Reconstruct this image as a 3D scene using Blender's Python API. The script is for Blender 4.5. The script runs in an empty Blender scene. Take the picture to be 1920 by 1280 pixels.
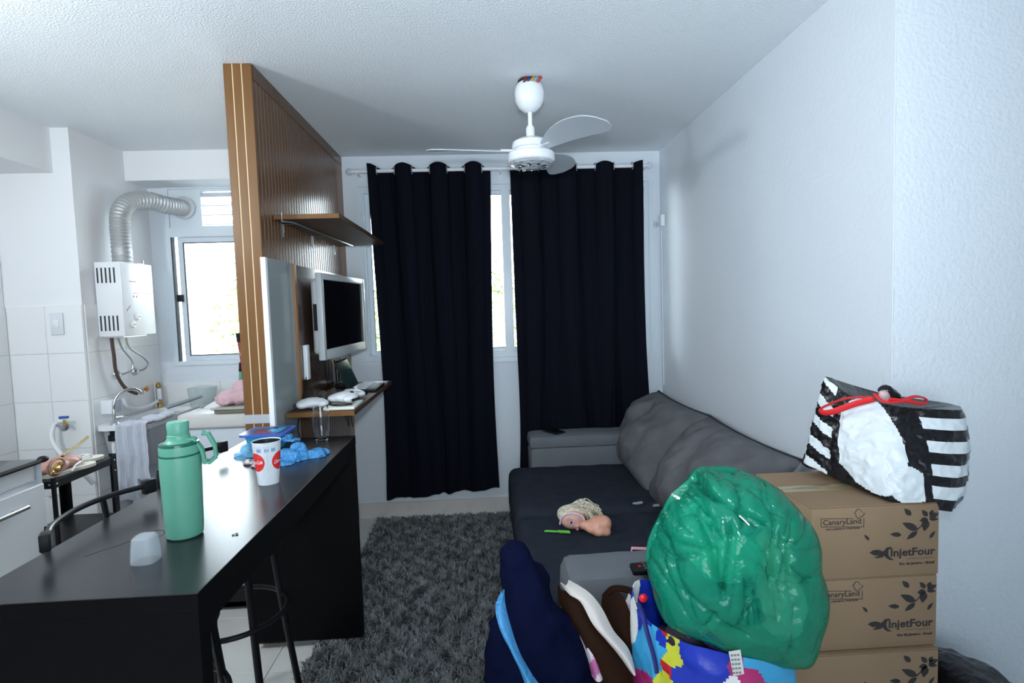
import bpy, bmesh, math, random
from mathutils import Vector, Matrix, noise
random.seed(7)
C = bpy.data.collections.new('room'); bpy.context.scene.collection.children.link(C)
scn = bpy.context.scene
# ------------------------------------------------------------------ camera
F, PITCH, YAW, ROLL, CZ = 1050.38, -.0638, .0471, -.0319, 1.5188
_f = Vector((math.sin(YAW)*math.cos(PITCH), math.cos(YAW)*math.cos(PITCH), math.sin(PITCH)))
_r = Vector((math.cos(YAW), -math.sin(YAW), 0)); _u = _r.cross(_f)
RT = math.cos(ROLL)*_r + math.sin(ROLL)*_u; UPV = -math.sin(ROLL)*_r + math.cos(ROLL)*_u; FW = _f
cam_d = bpy.data.cameras.new('camera'); cam = bpy.data.objects.new('camera', cam_d); C.objects.link(cam)
m3 = Matrix((RT, UPV, -FW)).transposed()
cam.matrix_world = Matrix.Translation((0, 0, CZ)) @ m3.to_4x4()
cam_d.sensor_width = 36; cam_d.lens = 36*F/1920; cam_d.clip_start = .05
scn.camera = cam
def P(px, py, y):                       # a point of the photograph at depth y in the room
    d = (px-960)/F*RT - (py-640)/F*UPV + FW
    return Vector((0, 0, CZ)) + d*(y/d.y)
# ------------------------------------------------------------------ world, lights, exposure
w = bpy.data.worlds.new('sky'); scn.world = w; w.use_nodes = True
bg = w.node_tree.nodes['Background']; bg.inputs[0].default_value = (.80, .93, 1.0, 1); bg.inputs[1].default_value = 17.0
vs = scn.view_settings; vs.view_transform = 'Standard'; vs.look = 'None'; vs.gamma = 1; vs.use_curve_mapping = False
vs.exposure = -0.12
def area(name, loc, target, size, power, col, sy=None, portal=False, spread=None):
    l = bpy.data.lights.new(name, 'AREA'); l.energy = power; l.color = col; l.size = size
    if sy: l.shape = 'RECTANGLE'; l.size_y = sy
    if spread: l.spread = spread
    o = bpy.data.objects.new(name, l); C.objects.link(o); o.location = loc
    o.rotation_euler = (Vector(target)-Vector(loc)).to_track_quat('-Z', 'Y').to_euler()
    if portal: l.cycles.is_portal = True
    return o
area('window_portal', (.175, 4.30, 1.76), (.175, 0, 1.76), 2.1, 1, (1, 1, 1), 1.3, True)
area('window_portal', (-1.68, 4.30, 1.8), (-1.68, 0, 1.8), 1.05, 1, (1, 1, 1), 1.3, True)
# fill panel added to brighten the ceiling like bounced flash, plus the direct flash beam
area('flash_fill_panel', (.1, -.9, 1.25), (.25, 3.2, 2.7), 1.6, 22, (.80, .91, 1.0), 1.0, spread=math.radians(120))
sp = bpy.data.lights.new('camera_flash', 'SPOT'); sp.energy = 150; sp.color = (.84, .93, 1.0); sp.shadow_soft_size = .04
sp.spot_size = math.radians(112); sp.spot_blend = 1.0
so = bpy.data.objects.new('camera_flash', sp); C.objects.link(so); so.location = (.02, -.02, 1.68)
so.rotation_euler = (Vector((.25, 3.0, 2.25))-so.location).to_track_quat('-Z', 'Y').to_euler()

# unseen fill light added above the cabinets to brighten the kitchen
kb = bpy.data.lights.new('kitchen_fill_light', 'POINT'); kb.energy = 58; kb.color = (.93, .97, 1.0); kb.shadow_soft_size = .09
ko = bpy.data.objects.new('kitchen_fill_light', kb); C.objects.link(ko); ko.location = (-1.95, 1.25, 2.15)

# ------------------------------------------------------------------ materials
MATS = {}
def mat(name, col, rough=.6, metal=0, bump=None, var=None, spec=.5, trans=0, ior=1.45, coat=0, emit=None, alpha=1, sheen=0, stretch=None):
    if name in MATS: return MATS[name]
    m = bpy.data.materials.new(name); m.use_nodes = True; MATS[name] = m
    nt = m.node_tree; b = nt.nodes['Principled BSDF']
    b.inputs['Base Color'].default_value = (*col, 1); b.inputs['Roughness'].default_value = rough
    b.inputs['Metallic'].default_value = metal; b.inputs['Specular IOR Level'].default_value = spec
    b.inputs['Transmission Weight'].default_value = trans; b.inputs['IOR'].default_value = ior
    b.inputs['Coat Weight'].default_value = coat; b.inputs['Alpha'].default_value = alpha
    b.inputs['Sheen Weight'].default_value = sheen
    if emit: b.inputs['Emission Color'].default_value = (*emit[:3], 1); b.inputs['Emission Strength'].default_value = emit[3]
    tc = nt.nodes.new('ShaderNodeTexCoord'); src = tc.outputs['Object']
    if stretch:
        mp = nt.nodes.new('ShaderNodeMapping'); mp.inputs['Scale'].default_value = stretch
        nt.links.new(src, mp.inputs['Vector']); src = mp.outputs['Vector']
    if bump:                                                   # (scale, strength, distance)
        n = nt.nodes.new('ShaderNodeTexNoise'); n.inputs['Scale'].default_value = bump[0]; n.inputs['Detail'].default_value = 4
        bp = nt.nodes.new('ShaderNodeBump'); bp.inputs['Strength'].default_value = bump[1]; bp.inputs['Distance'].default_value = bump[2]
        nt.links.new(src, n.inputs['Vector']); nt.links.new(n.outputs['Fac'], bp.inputs['Height']); nt.links.new(bp.outputs[0], b.inputs['Normal'])
    if var:                                                    # (scale, other colour, low, high)
        n = nt.nodes.new('ShaderNodeTexNoise'); n.inputs['Scale'].default_value = var[0]; n.inputs['Detail'].default_value = 5
        r = nt.nodes.new('ShaderNodeValToRGB'); r.color_ramp.elements[0].position = var[2]; r.color_ramp.elements[1].position = var[3]
        r.color_ramp.elements[0].color = (*col, 1); r.color_ramp.elements[1].color = (*var[1], 1)
        nt.links.new(src, n.inputs['Vector']); nt.links.new(n.outputs['Fac'], r.inputs[0]); nt.links.new(r.outputs[0], b.inputs['Base Color'])
    return m
def film(name, col, opac, rough=.12, bump=(30, .5, .01), glass=False):       # thin clear or tinted sheet
    if name in MATS: return MATS[name]
    m = bpy.data.materials.new(name); m.use_nodes = True; MATS[name] = m; nt = m.node_tree; nt.nodes.clear()
    out = nt.nodes.new('ShaderNodeOutputMaterial'); tr = nt.nodes.new('ShaderNodeBsdfTransparent')
    pr = nt.nodes.new('ShaderNodeBsdfPrincipled'); mx = nt.nodes.new('ShaderNodeMixShader')
    tint = tuple(.35+.65*c for c in col) if not glass else col
    tr.inputs[0].default_value = (*tint, 1); pr.inputs['Base Color'].default_value = (*col, 1)
    pr.inputs['Roughness'].default_value = rough; pr.inputs['IOR'].default_value = 1.5
    nt.links.new(tr.outputs[0], mx.inputs[1]); nt.links.new(pr.outputs[0], mx.inputs[2]); nt.links.new(mx.outputs[0], out.inputs[0])
    if glass:
        fr = nt.nodes.new('ShaderNodeFresnel'); fr.inputs[0].default_value = 1.5
        gl = nt.nodes.new('ShaderNodeBsdfGlossy'); gl.inputs['Roughness'].default_value = .02
        nt.links.new(fr.outputs[0], mx.inputs[0]); nt.links.new(gl.outputs[0], mx.inputs[2])
    else:
        mx.inputs[0].default_value = opac
        tc = nt.nodes.new('ShaderNodeTexCoord'); n = nt.nodes.new('ShaderNodeTexNoise'); n.inputs['Scale'].default_value = bump[0]
        n.inputs['Detail'].default_value = 3; n.inputs['Distortion'].default_value = 1.2
        bp = nt.nodes.new('ShaderNodeBump'); bp.inputs['Strength'].default_value = bump[1]; bp.inputs['Distance'].default_value = bump[2]
        nt.links.new(tc.outputs['Object'], n.inputs['Vector']); nt.links.new(n.outputs['Fac'], bp.inputs['Height']); nt.links.new(bp.outputs[0], pr.inputs['Normal'])
    return m
WALL = mat('painted_wall', (.74, .80, .86), .75, bump=(60, .30, .006))
WALLN = mat('painted_wall_coarse', (.74, .80, .86), .7, bump=(70, .45, .008))
CEIL = mat('popcorn_ceiling', (.84, .89, .93), .85, bump=(125, .6, .008))
KW = mat('kitchen_white_wall', (.84, .86, .88), .6, bump=(60, .15, .004))
KTILE = mat('wall_tile_glaze', (.84, .86, .87), .18)
GROUT = mat('grout', (.45, .42, .38), .9)
GROUTW = mat('wall_grout', (.66, .65, .62), .9)
FTILE = mat('floor_tile_glaze', (.72, .73, .70), .16, var=(3, (.66, .66, .62), .4, .7))
BTILE = mat('baseboard_tile_glaze', (.70, .67, .64), .2, var=(9, (.66, .60, .52), .55, .8))
ALU = mat('white_aluminium', (.72, .80, .86), .35)
GASK = mat('dark_gasket', (.06, .07, .08), .6)
GLASS = film('window_glass', (1, 1, 1), .1, glass=True)
WHITE = mat('white_plastic', (.80, .83, .86), .35)
WHITEG = mat('white_enamel', (.84, .87, .90), .22)
BLACK = mat('black_lacquer', (.0028, .0028, .0034), .55, spec=.12)
TABLE = mat('black_wood_top', (.014, .014, .017), .27, bump=(420, .10, .0006))
BLKM = mat('black_metal', (.006, .006, .008), .4, spec=.35)
BLKP = mat('black_plastic', (.008, .008, .009), .5, spec=.3)
SLAT = mat('walnut_slat', (.135, .066, .033), .27, var=(6, (.105, .050, .025), .3, .8), stretch=(8, 8, .04))
EDGE = mat('honey_wood', (.175, .082, .024), .35, var=(8, (.145, .066, .019), .3, .8), stretch=(10, 10, .5))
GROOVE = mat('groove_wood', (.52, .33, .18), .5)
GROOVEL = mat('groove_light_wood', (.62, .46, .27), .5)
SHELFW = mat('shelf_walnut', (.085, .045, .026), .5, spec=.25, var=(6, (.075, .04, .024), .3, .8), stretch=(8, .6, 8))
CURT = mat('blackout_cloth', (.0062, .0072, .0125), .9, bump=(300, .2, .001), spec=.04)
SEAT = mat('charcoal_suede', (.020, .025, .037), .9, spec=.1, bump=(160, .3, .003), var=(14, (.028, .033, .046), .3, .7))
ARMF = mat('grey_suede', (.15, .165, .185), .9, spec=.1, bump=(160, .3, .003), var=(8, (.14, .15, .165), .3, .7))
CUSH = mat('warm_grey_suede', (.105, .106, .115), .9, spec=.1, bump=(140, .35, .003), var=(7, (.155, .157, .168), .3, .7))
PIPE_ = mat('dark_piping', (.03, .03, .034), .9)
CHROME = mat('chrome', (.75, .78, .80), .12, 1)
STEEL = mat('brushed_steel', (.55, .58, .60), .3, 1)
BRASS = mat('brass', (.55, .36, .12), .3, 1)
CARD = mat('cardboard', (.30, .205, .130), .85, spec=.2, var=(5, (.27, .185, .116), .3, .7), bump=(120, .15, .002))
PRINT = mat('black_print', (.03, .026, .028), .7)
NAVY = mat('navy_fleece', (.0035, .0055, .024), .95, bump=(220, .6, .004), spec=.04)

# ------------------------------------------------------------------ object helpers
OFF = {}
def woff(o): return OFF.get(o.name, Vector((0, 0, 0)))
def tag(o, label=None, cat=None, group=None, kind=None):
    if label: o['label'] = label
    if cat: o['category'] = cat
    if group: o['group'] = group
    if kind: o['kind'] = kind
    return o
def thing(name, label, cat, loc=(0, 0, 0), group=None, rz=0):
    o = bpy.data.objects.new(name, None); C.objects.link(o); o.location = loc; o.rotation_euler = (0, 0, rz)
    o.empty_display_size = .05; OFF[o.name] = Vector(loc) if rz == 0 else Vector((0, 0, 0))
    return tag(o, label, cat, group)
def obj(name, bm, m, parent=None, smooth=True, kind=None, ang=35, label=None, cat=None, group=None):
    # geometry is given in room coordinates (or in the thing's own when it is turned)
    if isinstance(bm, bpy.types.Mesh): me = bm
    else:
        me = bpy.data.meshes.new(name); bmesh.ops.recalc_face_normals(bm, faces=bm.faces); bm.to_mesh(me); bm.free()
    for x in (m if isinstance(m, (list, tuple)) else [m]): me.materials.append(x)
    o = bpy.data.objects.new(name, me); C.objects.link(o)
    if parent is not None:
        p = woff(parent)
        me.transform(Matrix.Translation(-p)); o.parent = parent; OFF[o.name] = p
    else:
        vs_ = [v.co for v in me.vertices]
        lo = Vector((min(v[i] for v in vs_) for i in range(3))); hi = Vector((max(v[i] for v in vs_) for i in range(3)))
        q = Vector(((lo.x+hi.x)/2, (lo.y+hi.y)/2, lo.z)); me.transform(Matrix.Translation(-q)); o.location = q; OFF[o.name] = q
    if smooth:
        me.shade_smooth(); me.set_sharp_from_angle(angle=math.radians(ang))
    return tag(o, label, cat, group, kind)
def dup(root, d, label=None):               # copy a thing with its parts and sub-parts, moved by d
    r = root.copy(); C.objects.link(r); r.location = root.location + Vector(d)
    if label: r['label'] = label
    for ch in list(root.children):
        c = ch.copy(); C.objects.link(c); c.parent = r
        for g in list(ch.children):
            s = g.copy(); C.objects.link(s); s.parent = c
    return r
def B(): return bmesh.new()
def box(bm, x0, x1, y0, y1, z0, z1, bev=0, seg=2, mi=0):
    t = bmesh.new(); bmesh.ops.create_cube(t, size=1)
    for v in t.verts: v.co = Vector((x0+(v.co.x+.5)*(x1-x0), y0+(v.co.y+.5)*(y1-y0), z0+(v.co.z+.5)*(z1-z0)))
    if bev: bmesh.ops.bevel(t, geom=t.edges[:], offset=bev, segments=seg, profile=.5, affect='EDGES')
    for f in t.faces: f.material_index = mi
    me = bpy.data.meshes.new('t'); t.to_mesh(me); t.free(); bm.from_mesh(me); bpy.data.meshes.remove(me); return bm
def bx(*a, **k): return box(B(), *a, **k)
def tube(bm, pts, r, seg=10, closed=False, cap=True, flat=None, mi=0):
    pts = [Vector(p) for p in pts]; n = len(pts); rs = r if isinstance(r, (list, tuple)) else [r]*n
    rings = []; prev = None
    for i, p in enumerate(pts):
        a = pts[(i-1) % n] if (closed or i > 0) else pts[0]; b = pts[(i+1) % n] if (closed or i < n-1) else pts[-1]
        t = (b-a).normalized()
        if prev is None:
            ref = Vector((0, 0, 1)) if abs(t.z) < .9 else Vector((1, 0, 0)); nrm = t.cross(ref).normalized()
        else: nrm = (prev - t*prev.dot(t)).normalized()
        prev = nrm; bn = t.cross(nrm)
        fl = flat or 1
        rings.append([bm.verts.new(p + rs[i]*(math.cos(2*math.pi*k/seg)*nrm + fl*math.sin(2*math.pi*k/seg)*bn)) for k in range(seg)])
    m = n if closed else n-1
    for i in range(m):
        A, D = rings[i], rings[(i+1) % n]
        for k in range(seg):
            f = bm.faces.new((A[k], A[(k+1) % seg], D[(k+1) % seg], D[k])); f.material_index = mi
    if cap and not closed:
        bm.faces.new(rings[0][::-1]); bm.faces.new(rings[-1])
    return bm
def curve(pts, n=8, closed=False):           # Catmull-Rom through the given points
    pts = [Vector(p) for p in pts]; out = []; N = len(pts)
    for i in range(N if closed else N-1):
        g = lambda j: pts[j % N] if closed else pts[max(0, min(N-1, j))]
        a, b, c, d = g(i-1), g(i), g(i+1), g(i+2)
        for k in range(n):
            t = k/n; out.append(.5*((2*b)+(c-a)*t+(2*a-5*b+4*c-d)*t*t+(3*b-a-3*c+d)*t**3))
    if not closed: out.append(pts[-1])
    return out
def lathe(bm, prof, c, seg=32, axis='z', mi=0, cap=True):
    rings = []; c = Vector(c)
    for r, z in prof:
        ring = []
        for k in range(seg):
            a = 2*math.pi*k/seg; v = (r*math.cos(a), r*math.sin(a), z)
            if axis == 'y': v = (v[0], v[2], v[1])
            if axis == 'x': v = (v[2], v[0], v[1])
            ring.append(bm.verts.new(c+Vector(v)))
        rings.append(ring)
    for A, D in zip(rings, rings[1:]):
        for k in range(seg):
            f = bm.faces.new((A[k], A[(k+1) % seg], D[(k+1) % seg], D[k])); f.material_index = mi
    if cap:
        for rr in (rings[0], rings[-1]):
            try: f = bm.faces.new(rr); f.material_index = mi
            except ValueError: pass
    return bm
def prism(bm, poly, fn, t, mi=0):             # poly (u, v) extruded by t along the third axis; fn maps (u, v, w) to the room
    A = [bm.verts.new(fn(u, v, 0)) for u, v in poly]; D = [bm.verts.new(fn(u, v, t)) for u, v in poly]; n = len(poly)
    for f in (bm.faces.new(A), bm.faces.new(D[::-1])): f.material_index = mi
    for i in range(n):
        f = bm.faces.new((A[i], D[i], D[(i+1) % n], A[(i+1) % n])); f.material_index = mi
    return bm
def grid(bm, fn, nu, nv, cu=False, cv=False, mi=None):
    V = [[bm.verts.new(fn(i/nu if cu else i/(nu-1), j/nv if cv else j/(nv-1))) for j in range(nv)] for i in range(nu)]
    for i in range(nu if cu else nu-1):
        for j in range(nv if cv else nv-1):
            f = bm.faces.new((V[i][j], V[(i+1) % nu][j], V[(i+1) % nu][(j+1) % nv], V[i][(j+1) % nv]))
            if mi: f.material_index = mi(i/nu, j/nv)
    return V
def N(p, s, o=0): return noise.noise(Vector(p)*s + Vector((o, o*1.7, -o)))
def ridge(p, s, o=0): return 1-abs(N(p, s, o))*2.2
def displace(bm, fn):
    bm.normal_update()
    for v, d in [(v, v.normal*fn(v.co)) for v in bm.verts]: v.co += d
    return bm
def solid(bm, t):                             # give an open sheet its thickness
    bmesh.ops.recalc_face_normals(bm, faces=bm.faces)
    bmesh.ops.solidify(bm, geom=bm.faces[:], thickness=t); return bm
def inflate(sil, depth, nt=72, nf=36, yc=0, flat=1.0):   # closed pillow-like volume whose outline is sil (room points)
    n = len(sil); c = sum((Vector(s) for s in sil), Vector())/n
    dense = curve(sil, 12, True); 
    pol = sorted(((math.atan2(p.z-c.z, p.x-c.x), math.hypot(p.x-c.x, p.z-c.z), p.y-c.y) for p in dense))
    def R(a):
        a = (a+math.pi) % (2*math.pi)-math.pi
        for i in range(len(pol)):
            if pol[i][0] >= a: break
        else: i = 0
        p, q = pol[i-1], pol[i]; da = (q[0]-p[0]) % (2*math.pi) or 1e-6; t = ((a-p[0]) % (2*math.pi))/da
        return p[1]+(q[1]-p[1])*t, p[2]+(q[2]-p[2])*t
    bm = B(); top = bm.verts.new(c+Vector((0, -depth, 0))); bot = bm.verts.new(c+Vector((0, depth, 0))); rings = []
    RR = [R(2*math.pi*k/nt) for k in range(nt)]
    for j in range(1, nf):
        ph = math.pi*j/nf; s = math.sin(ph)**flat; y = -math.copysign(abs(math.cos(ph))**flat, math.cos(ph))*depth
        rings.append([bm.verts.new(c+Vector((RR[k][0]*s*math.cos(2*math.pi*k/nt), y+RR[k][1]*s, RR[k][0]*s*math.sin(2*math.pi*k/nt)))) for k in range(nt)])
    for A, D in zip(rings, rings[1:]):
        for k in range(nt): bm.faces.new((A[k], A[(k+1) % nt], D[(k+1) % nt], D[k]))
    for k in range(nt):
        bm.faces.new((top, rings[0][(k+1) % nt], rings[0][k])); bm.faces.new((bot, rings[-1][k], rings[-1][(k+1) % nt]))
    return bm
def ball(bm, c, r, seg=20, rings=12, rot=None, mi=0):
    r = r if isinstance(r, (tuple, list)) else (r, r, r)
    Mx = Matrix.Translation(c) @ (rot or Matrix()).to_4x4() @ Matrix.Diagonal((*r, 1))
    g = bmesh.ops.create_uvsphere(bm, u_segments=seg, v_segments=rings, radius=1, matrix=Mx)
    for v in g['verts']:
        for f in v.link_faces: f.material_index = mi
    return bm
def lump(balls, voxel=.012, smooth=8):        # melt several ellipsoids into one continuous surface
    bm = B()
    for c, r in balls: ball(bm, c, r)
    me = bpy.data.meshes.new('t'); bm.to_mesh(me); bm.free()
    o = bpy.data.objects.new('t', me); C.objects.link(o)
    a = o.modifiers.new('r', 'REMESH'); a.mode = 'VOXEL'; a.voxel_size = voxel
    s = o.modifiers.new('s', 'SMOOTH'); s.factor = .5; s.iterations = smooth
    dg = bpy.context.evaluated_depsgraph_get(); e = bpy.data.meshes.new_from_object(o.evaluated_get(dg))
    bpy.data.objects.remove(o); bpy.data.meshes.remove(me)
    bm = B(); bm.from_mesh(e); bpy.data.meshes.remove(e); return bm
def text(s, size, origin, xd, yd, m, parent, name='lettering', bold=0, width=None, t=.0006, shear=0):
    cu = bpy.data.curves.new('t', 'FONT'); cu.body = s; cu.size = size; cu.offset = bold; cu.extrude = 0; cu.shear = shear; cu.resolution_u = 2
    o = bpy.data.objects.new('t', cu); C.objects.link(o)
    dg = bpy.context.evaluated_depsgraph_get(); me = bpy.data.meshes.new_from_object(o.evaluated_get(dg))
    bpy.data.objects.remove(o)
    xs = [v.co.x for v in me.vertices]; k = width/(max(xs)-min(xs)) if width else 1; x0 = min(xs)
    xd, yd = Vector(xd), Vector(yd); nd = xd.cross(yd)
    for v in me.vertices: v.co = Vector(origin) + xd*((v.co.x-x0)*k) + yd*v.co.y + nd*t
    return obj(name, me, m, parent, smooth=False)
def tiles(parent, rects, m, name='tile'):
    cache = {}
    for (x0, x1, y0, y1, z0, z1) in rects:
        key = tuple(round(v, 4) for v in (x1-x0, y1-y0, z1-z0))
        if key not in cache:
            me = bpy.data.meshes.new(name); b = bx(0, x1-x0, 0, y1-y0, 0, z1-z0, bev=.0012, seg=1); b.to_mesh(me); b.free(); me.materials.append(m); cache[key] = me
        o = bpy.data.objects.new(name, cache[key]); C.objects.link(o); o.parent = parent; o.location = Vector((x0, y0, z0))-woff(parent)
def S(name, bm, m, **k): return obj(name, bm, m, None, smooth=False, kind='structure', **k)

# ================================================================== THE SETTING
YB = 4.07
fl = S('floor', bx(-2.9, 3.0, -1.7, 4.25, -.12, -.006), GROUT)
rc = []
for i in range(-5, 8):
    for j in range(-9, 5):
        x0 = -.97+i*.45; y0 = 2.335+j*.45; x1 = x0+.447; y1 = y0+.447
        x0 = max(x0, -2.73); x1 = min(x1, 2.6); y1 = min(y1, YB-.001); y0 = max(y0, -1.6)
        if x1-x0 > .02 and y1-y0 > .02: rc.append((x0, x1, y0, y1, -.006, 0))
tiles(fl, rc, FTILE)
S('ceiling', bx(-2.9, 3.0, -1.7, 4.25, 2.6, 2.72), CEIL)
bm = B()                                            # back wall round its two windows
for a in ((-2.46, -2.2, 0, 2.6), (-2.2, -1.15, 0, 1.17), (-2.2, -1.15, 2.43, 2.6), (-1.15, -.87, 0, 2.6), (-.87, 1.22, 0, 1.15), (-.87, 1.22, 2.385, 2.6), (1.22, 1.32, 0, 2.6)):
    box(bm, a[0], a[1], YB, YB+.15, a[2], a[3])
wb = S('wall_back', bm, WALL)
S('wall_right', bx(1.30, 1.45, 1.73, YB+.15, 0, 2.6), WALL)
S('wall_right_front', bx(1.45, 2.75, 1.73, 1.88, 0, 2.6), WALLN)
S('wall_right_front_face', bx(1.301, 2.75, 1.724, 1.73, 0, 2.6), WALLN)
S('wall_far_right', bx(2.6, 2.75, -1.7, 1.724, 0, 2.6), WALLN)
S('wall_behind', bx(-2.9, 2.75, -1.75, -1.6, 0, 2.6), WALLN)
wl = S('wall_left', bx(-2.88, -2.736, -1.6, 3.34, 0, 2.6), KW)
wp = S('wall_pier', bx(-2.88, -2.31, 3.346, YB, 0, 2.6), KW)
S('trim_1', bx(-2.736, -2.41, .2, 3.346, 2.35, 2.6), KW)
S('trim_2', bx(-2.31, -1.08, 3.83, YB, 2.41, 2.6), KW)
# wall tiles
rc = []
for r in range(6):
    z1 = 1.604-r*.278; z0 = max(z1-.2767, .002)
    if z1 < .02: continue
    for k in range(7):
        y1 = 3.34-k*.42; rc.append((-2.736, -2.730, y1-.4187, y1, z0, z1))
tiles(wl, rc, KTILE)
rc = []
for r in range(6):
    z1 = 1.604-r*.278; z0 = max(z1-.2767, .002)
    rc.append((-2.725, -2.5187, 3.340, 3.346, z0, z1)); rc.append((-2.517, -2.312, 3.340, 3.346, z0, z1))
    for y0, y1 in ((3.36, 3.70), (3.703, 4.065)): rc.append((-2.31, -2.304, y0, y1, z0, z1))
tiles(wp, rc, KTILE)
rc = []
for r in range(2, 6):
    z1 = 1.604-r*.278; z0 = max(z1-.2767, .002)
    for k in range(3): rc.append((-2.303+k*.405, -2.303+k*.405+.4037, YB-.006, YB, z0, z1))
tiles(wb, rc, KTILE)
bb = S('baseboard_back', bx(-.965, 1.298, YB-.008, YB, 0, .110), GROUTW)
tiles(bb, [(x, x+.546, YB-.014, YB-.008, 0, .112) for x in (-.518, .030, .578)]+[(-.962, -.520, YB-.014, YB-.008, 0, .112), (1.126, 1.296, YB-.014, YB-.008, 0, .112)], BTILE)
br = S('baseboard_right', bx(1.29, 1.30, 1.73, YB-.016, 0, .110), BTILE)

# living room window
def frame(bm, x0, x1, z0, z1, t, y0, y1):
    box(bm, x0, x0+t, y0, y1, z0, z1); box(bm, x1-t, x1, y0, y1, z0, z1); box(bm, x0+t, x1-t, y0, y1, z0, z0+t); box(bm, x0+t, x1-t, y0, y1, z1-t, z1); return bm
w1 = thing('window_1', None, None, (.175, YB+.05, 1.15)); tag(w1, kind='structure')
fr = obj('window_frame', frame(B(), -.87, 1.22, 1.15, 2.385, .04, YB-.012, YB+.12), ALU, w1, False)
for k in range(4):
    xa = -.83+k*.5025; xb = xa+.5025+(.02 if k < 3 else 0); yy = YB+(.05 if k in (0, 3) else .02)
    sh = obj('sash', frame(B(), xa, xb, 1.185, 2.35, .03, yy, yy+.025), ALU, w1, False)
    obj('pane', bx(xa+.028, xb-.028, yy+.01, yy+.014, 1.212, 2.322), GLASS, sh, False)
    obj('gasket', frame(B(), xa+.03, xb-.03, 1.215, 2.32, .004, yy-.001, yy+.004), GASK, sh, False)
obj('mullion', bx(.145, .205, YB-.014, YB+.10, 1.19, 2.345), ALU, w1, False)
obj('window_casing', frame(B(), -.90, 1.245, 1.115, 2.42, .034, YB-.018, YB-.001), ALU, w1, False)
# kitchen window with louvres and flue plate
w2 = thing('window_2', None, None, (-1.68, YB+.05, 1.17)); tag(w2, kind='structure')
obj('window_frame', frame(B(), -2.2, -1.15, 1.17, 2.43, .03, YB-.015, YB+.12), ALU, w2, False)
obj('transom', bx(-2.17, -1.18, YB-.02, YB+.10, 2.07, 2.13), ALU, w2, False)
obj('flue_plate', bx(-2.17, -1.965, YB, YB+.03, 2.13, 2.40), ALU, w2, False)
obj('louvre_frame', frame(B(), -1.965, -1.18, 2.13, 2.40, .014, YB-.005, YB+.06), ALU, w2, False)
for k in range(4):
    b = bx(-.39, .39, -.004, .05, -.004, .004, bev=.002); b.transform(Matrix.Translation((-1.575, YB+.005, 2.155+k*.064)) @ Matrix.Rotation(math.radians(42), 4, 'X')) if hasattr(b, 'transform') else bmesh.ops.transform(b, matrix=Matrix.Translation((-1.575, YB+.005, 2.155+k*.064)) @ Matrix.Rotation(math.radians(42), 4, 'X'), verts=b.verts)
    obj('slat', b, WHITE, w2, False)
for xa, xb, yy in ((-2.145, -1.66, YB+.03), (-1.69, -1.19, YB+.06)):
    sh = obj('sash', frame(B(), xa, xb, 1.20, 2.07, .034, yy, yy+.025), ALU, w2, False)
    obj('pane', bx(xa+.032, xb-.032, yy+.01, yy+.014, 1.232, 2.038), GLASS, sh, False)
    obj('gasket', frame(B(), xa+.034, xb-.034, 1.234, 2.036, .007, yy-.002, yy+.006), GASK, sh, False)
obj('track', bx(-2.168, -2.160, YB-.016, YB+.02, 1.2, 2.07), GASK, w2, False)
obj('latch', bx(-2.155, -2.125, YB-.012, YB+.028, 1.62, 1.67, bev=.004), BLKP, w2)
# outside
S('ground_outside', bx(-14, 10, 4.6, 26, -.4, -.2), mat('sunlit_concrete', (.72, .72, .68), .9))
ew = thing('garden_wall', 'long pale wall with coping, seen outside through the windows', 'wall', (-2, 8.1, -.2))
obj('wall_body', bx(-9, 6, 8.0, 8.2, -.2, 1.72), mat('pink_white_render', (.42, .36, .36), .9, bump=(8, .2, .02)), ew, False)
obj('coping', bx(-9, 6, 7.96, 8.24, 1.72, 1.77, bev=.01), mat('coping_stone', (.6, .58, .57), .9), ew)
LEAF = mat('leaf_green', (.10, .20, .06), .6, var=(3, (.22, .30, .10), .3, .7)); BARK = mat('bark', (.2, .15, .1), .9)
def tree(x, y, h, r, n, label, seed, z0=.5):
    rnd = random.Random(seed); t = thing('garden_tree', label, 'tree', (x, y, -.2))
    b = B(); tube(b, [(x, y, -.2), (x+.05, y, h*.5), (x-.03, y, h*.85)], [.05, .035, .015], 7)
    for k in range(7):
        a = rnd.random()*6.28; z = h*(.3+.08*k); tube(b, [(x+.03, y, z), (x+math.cos(a)*r*.6, y+math.sin(a)*r*.6, z+.35)], [.014, .005], 5)
    obj('trunk', b, BARK, t)
    b = B()
    for k in range(n):
        u = Vector((rnd.gauss(0, 1), rnd.gauss(0, 1), rnd.gauss(0, 1))).normalized()*rnd.random()**.4
        p = Vector((x+u.x*r, y+u.y*r, z0+(h-z0)*(.5+.5*u.z))); a = rnd.random()*6.28; s = .03+.03*rnd.random()
        d = Vector((math.cos(a), math.sin(a), rnd.uniform(-.6, .6)))*s; e = d.cross(Vector((rnd.random(), rnd.random(), 1))).normalized()*s*.4
        vsx = [b.verts.new(q) for q in (p-d, p+e, p+d, p-e)]; b.faces.new(vsx)
    obj('foliage', b, LEAF, t, False, kind='stuff')
tree(-3.08, 7.2, 2.3, .40, 650, 'sparse young tree outside the kitchen window', 3)
tree(-1.45, 7.0, 1.9, .7, 2200, 'leafy shrub outside the living room window at its left', 5, -.1)
tree(.15, 7.3, 2.1, .55, 1600, 'leafy shrub outside, seen in the gap between the curtains', 9, -.1)

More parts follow.
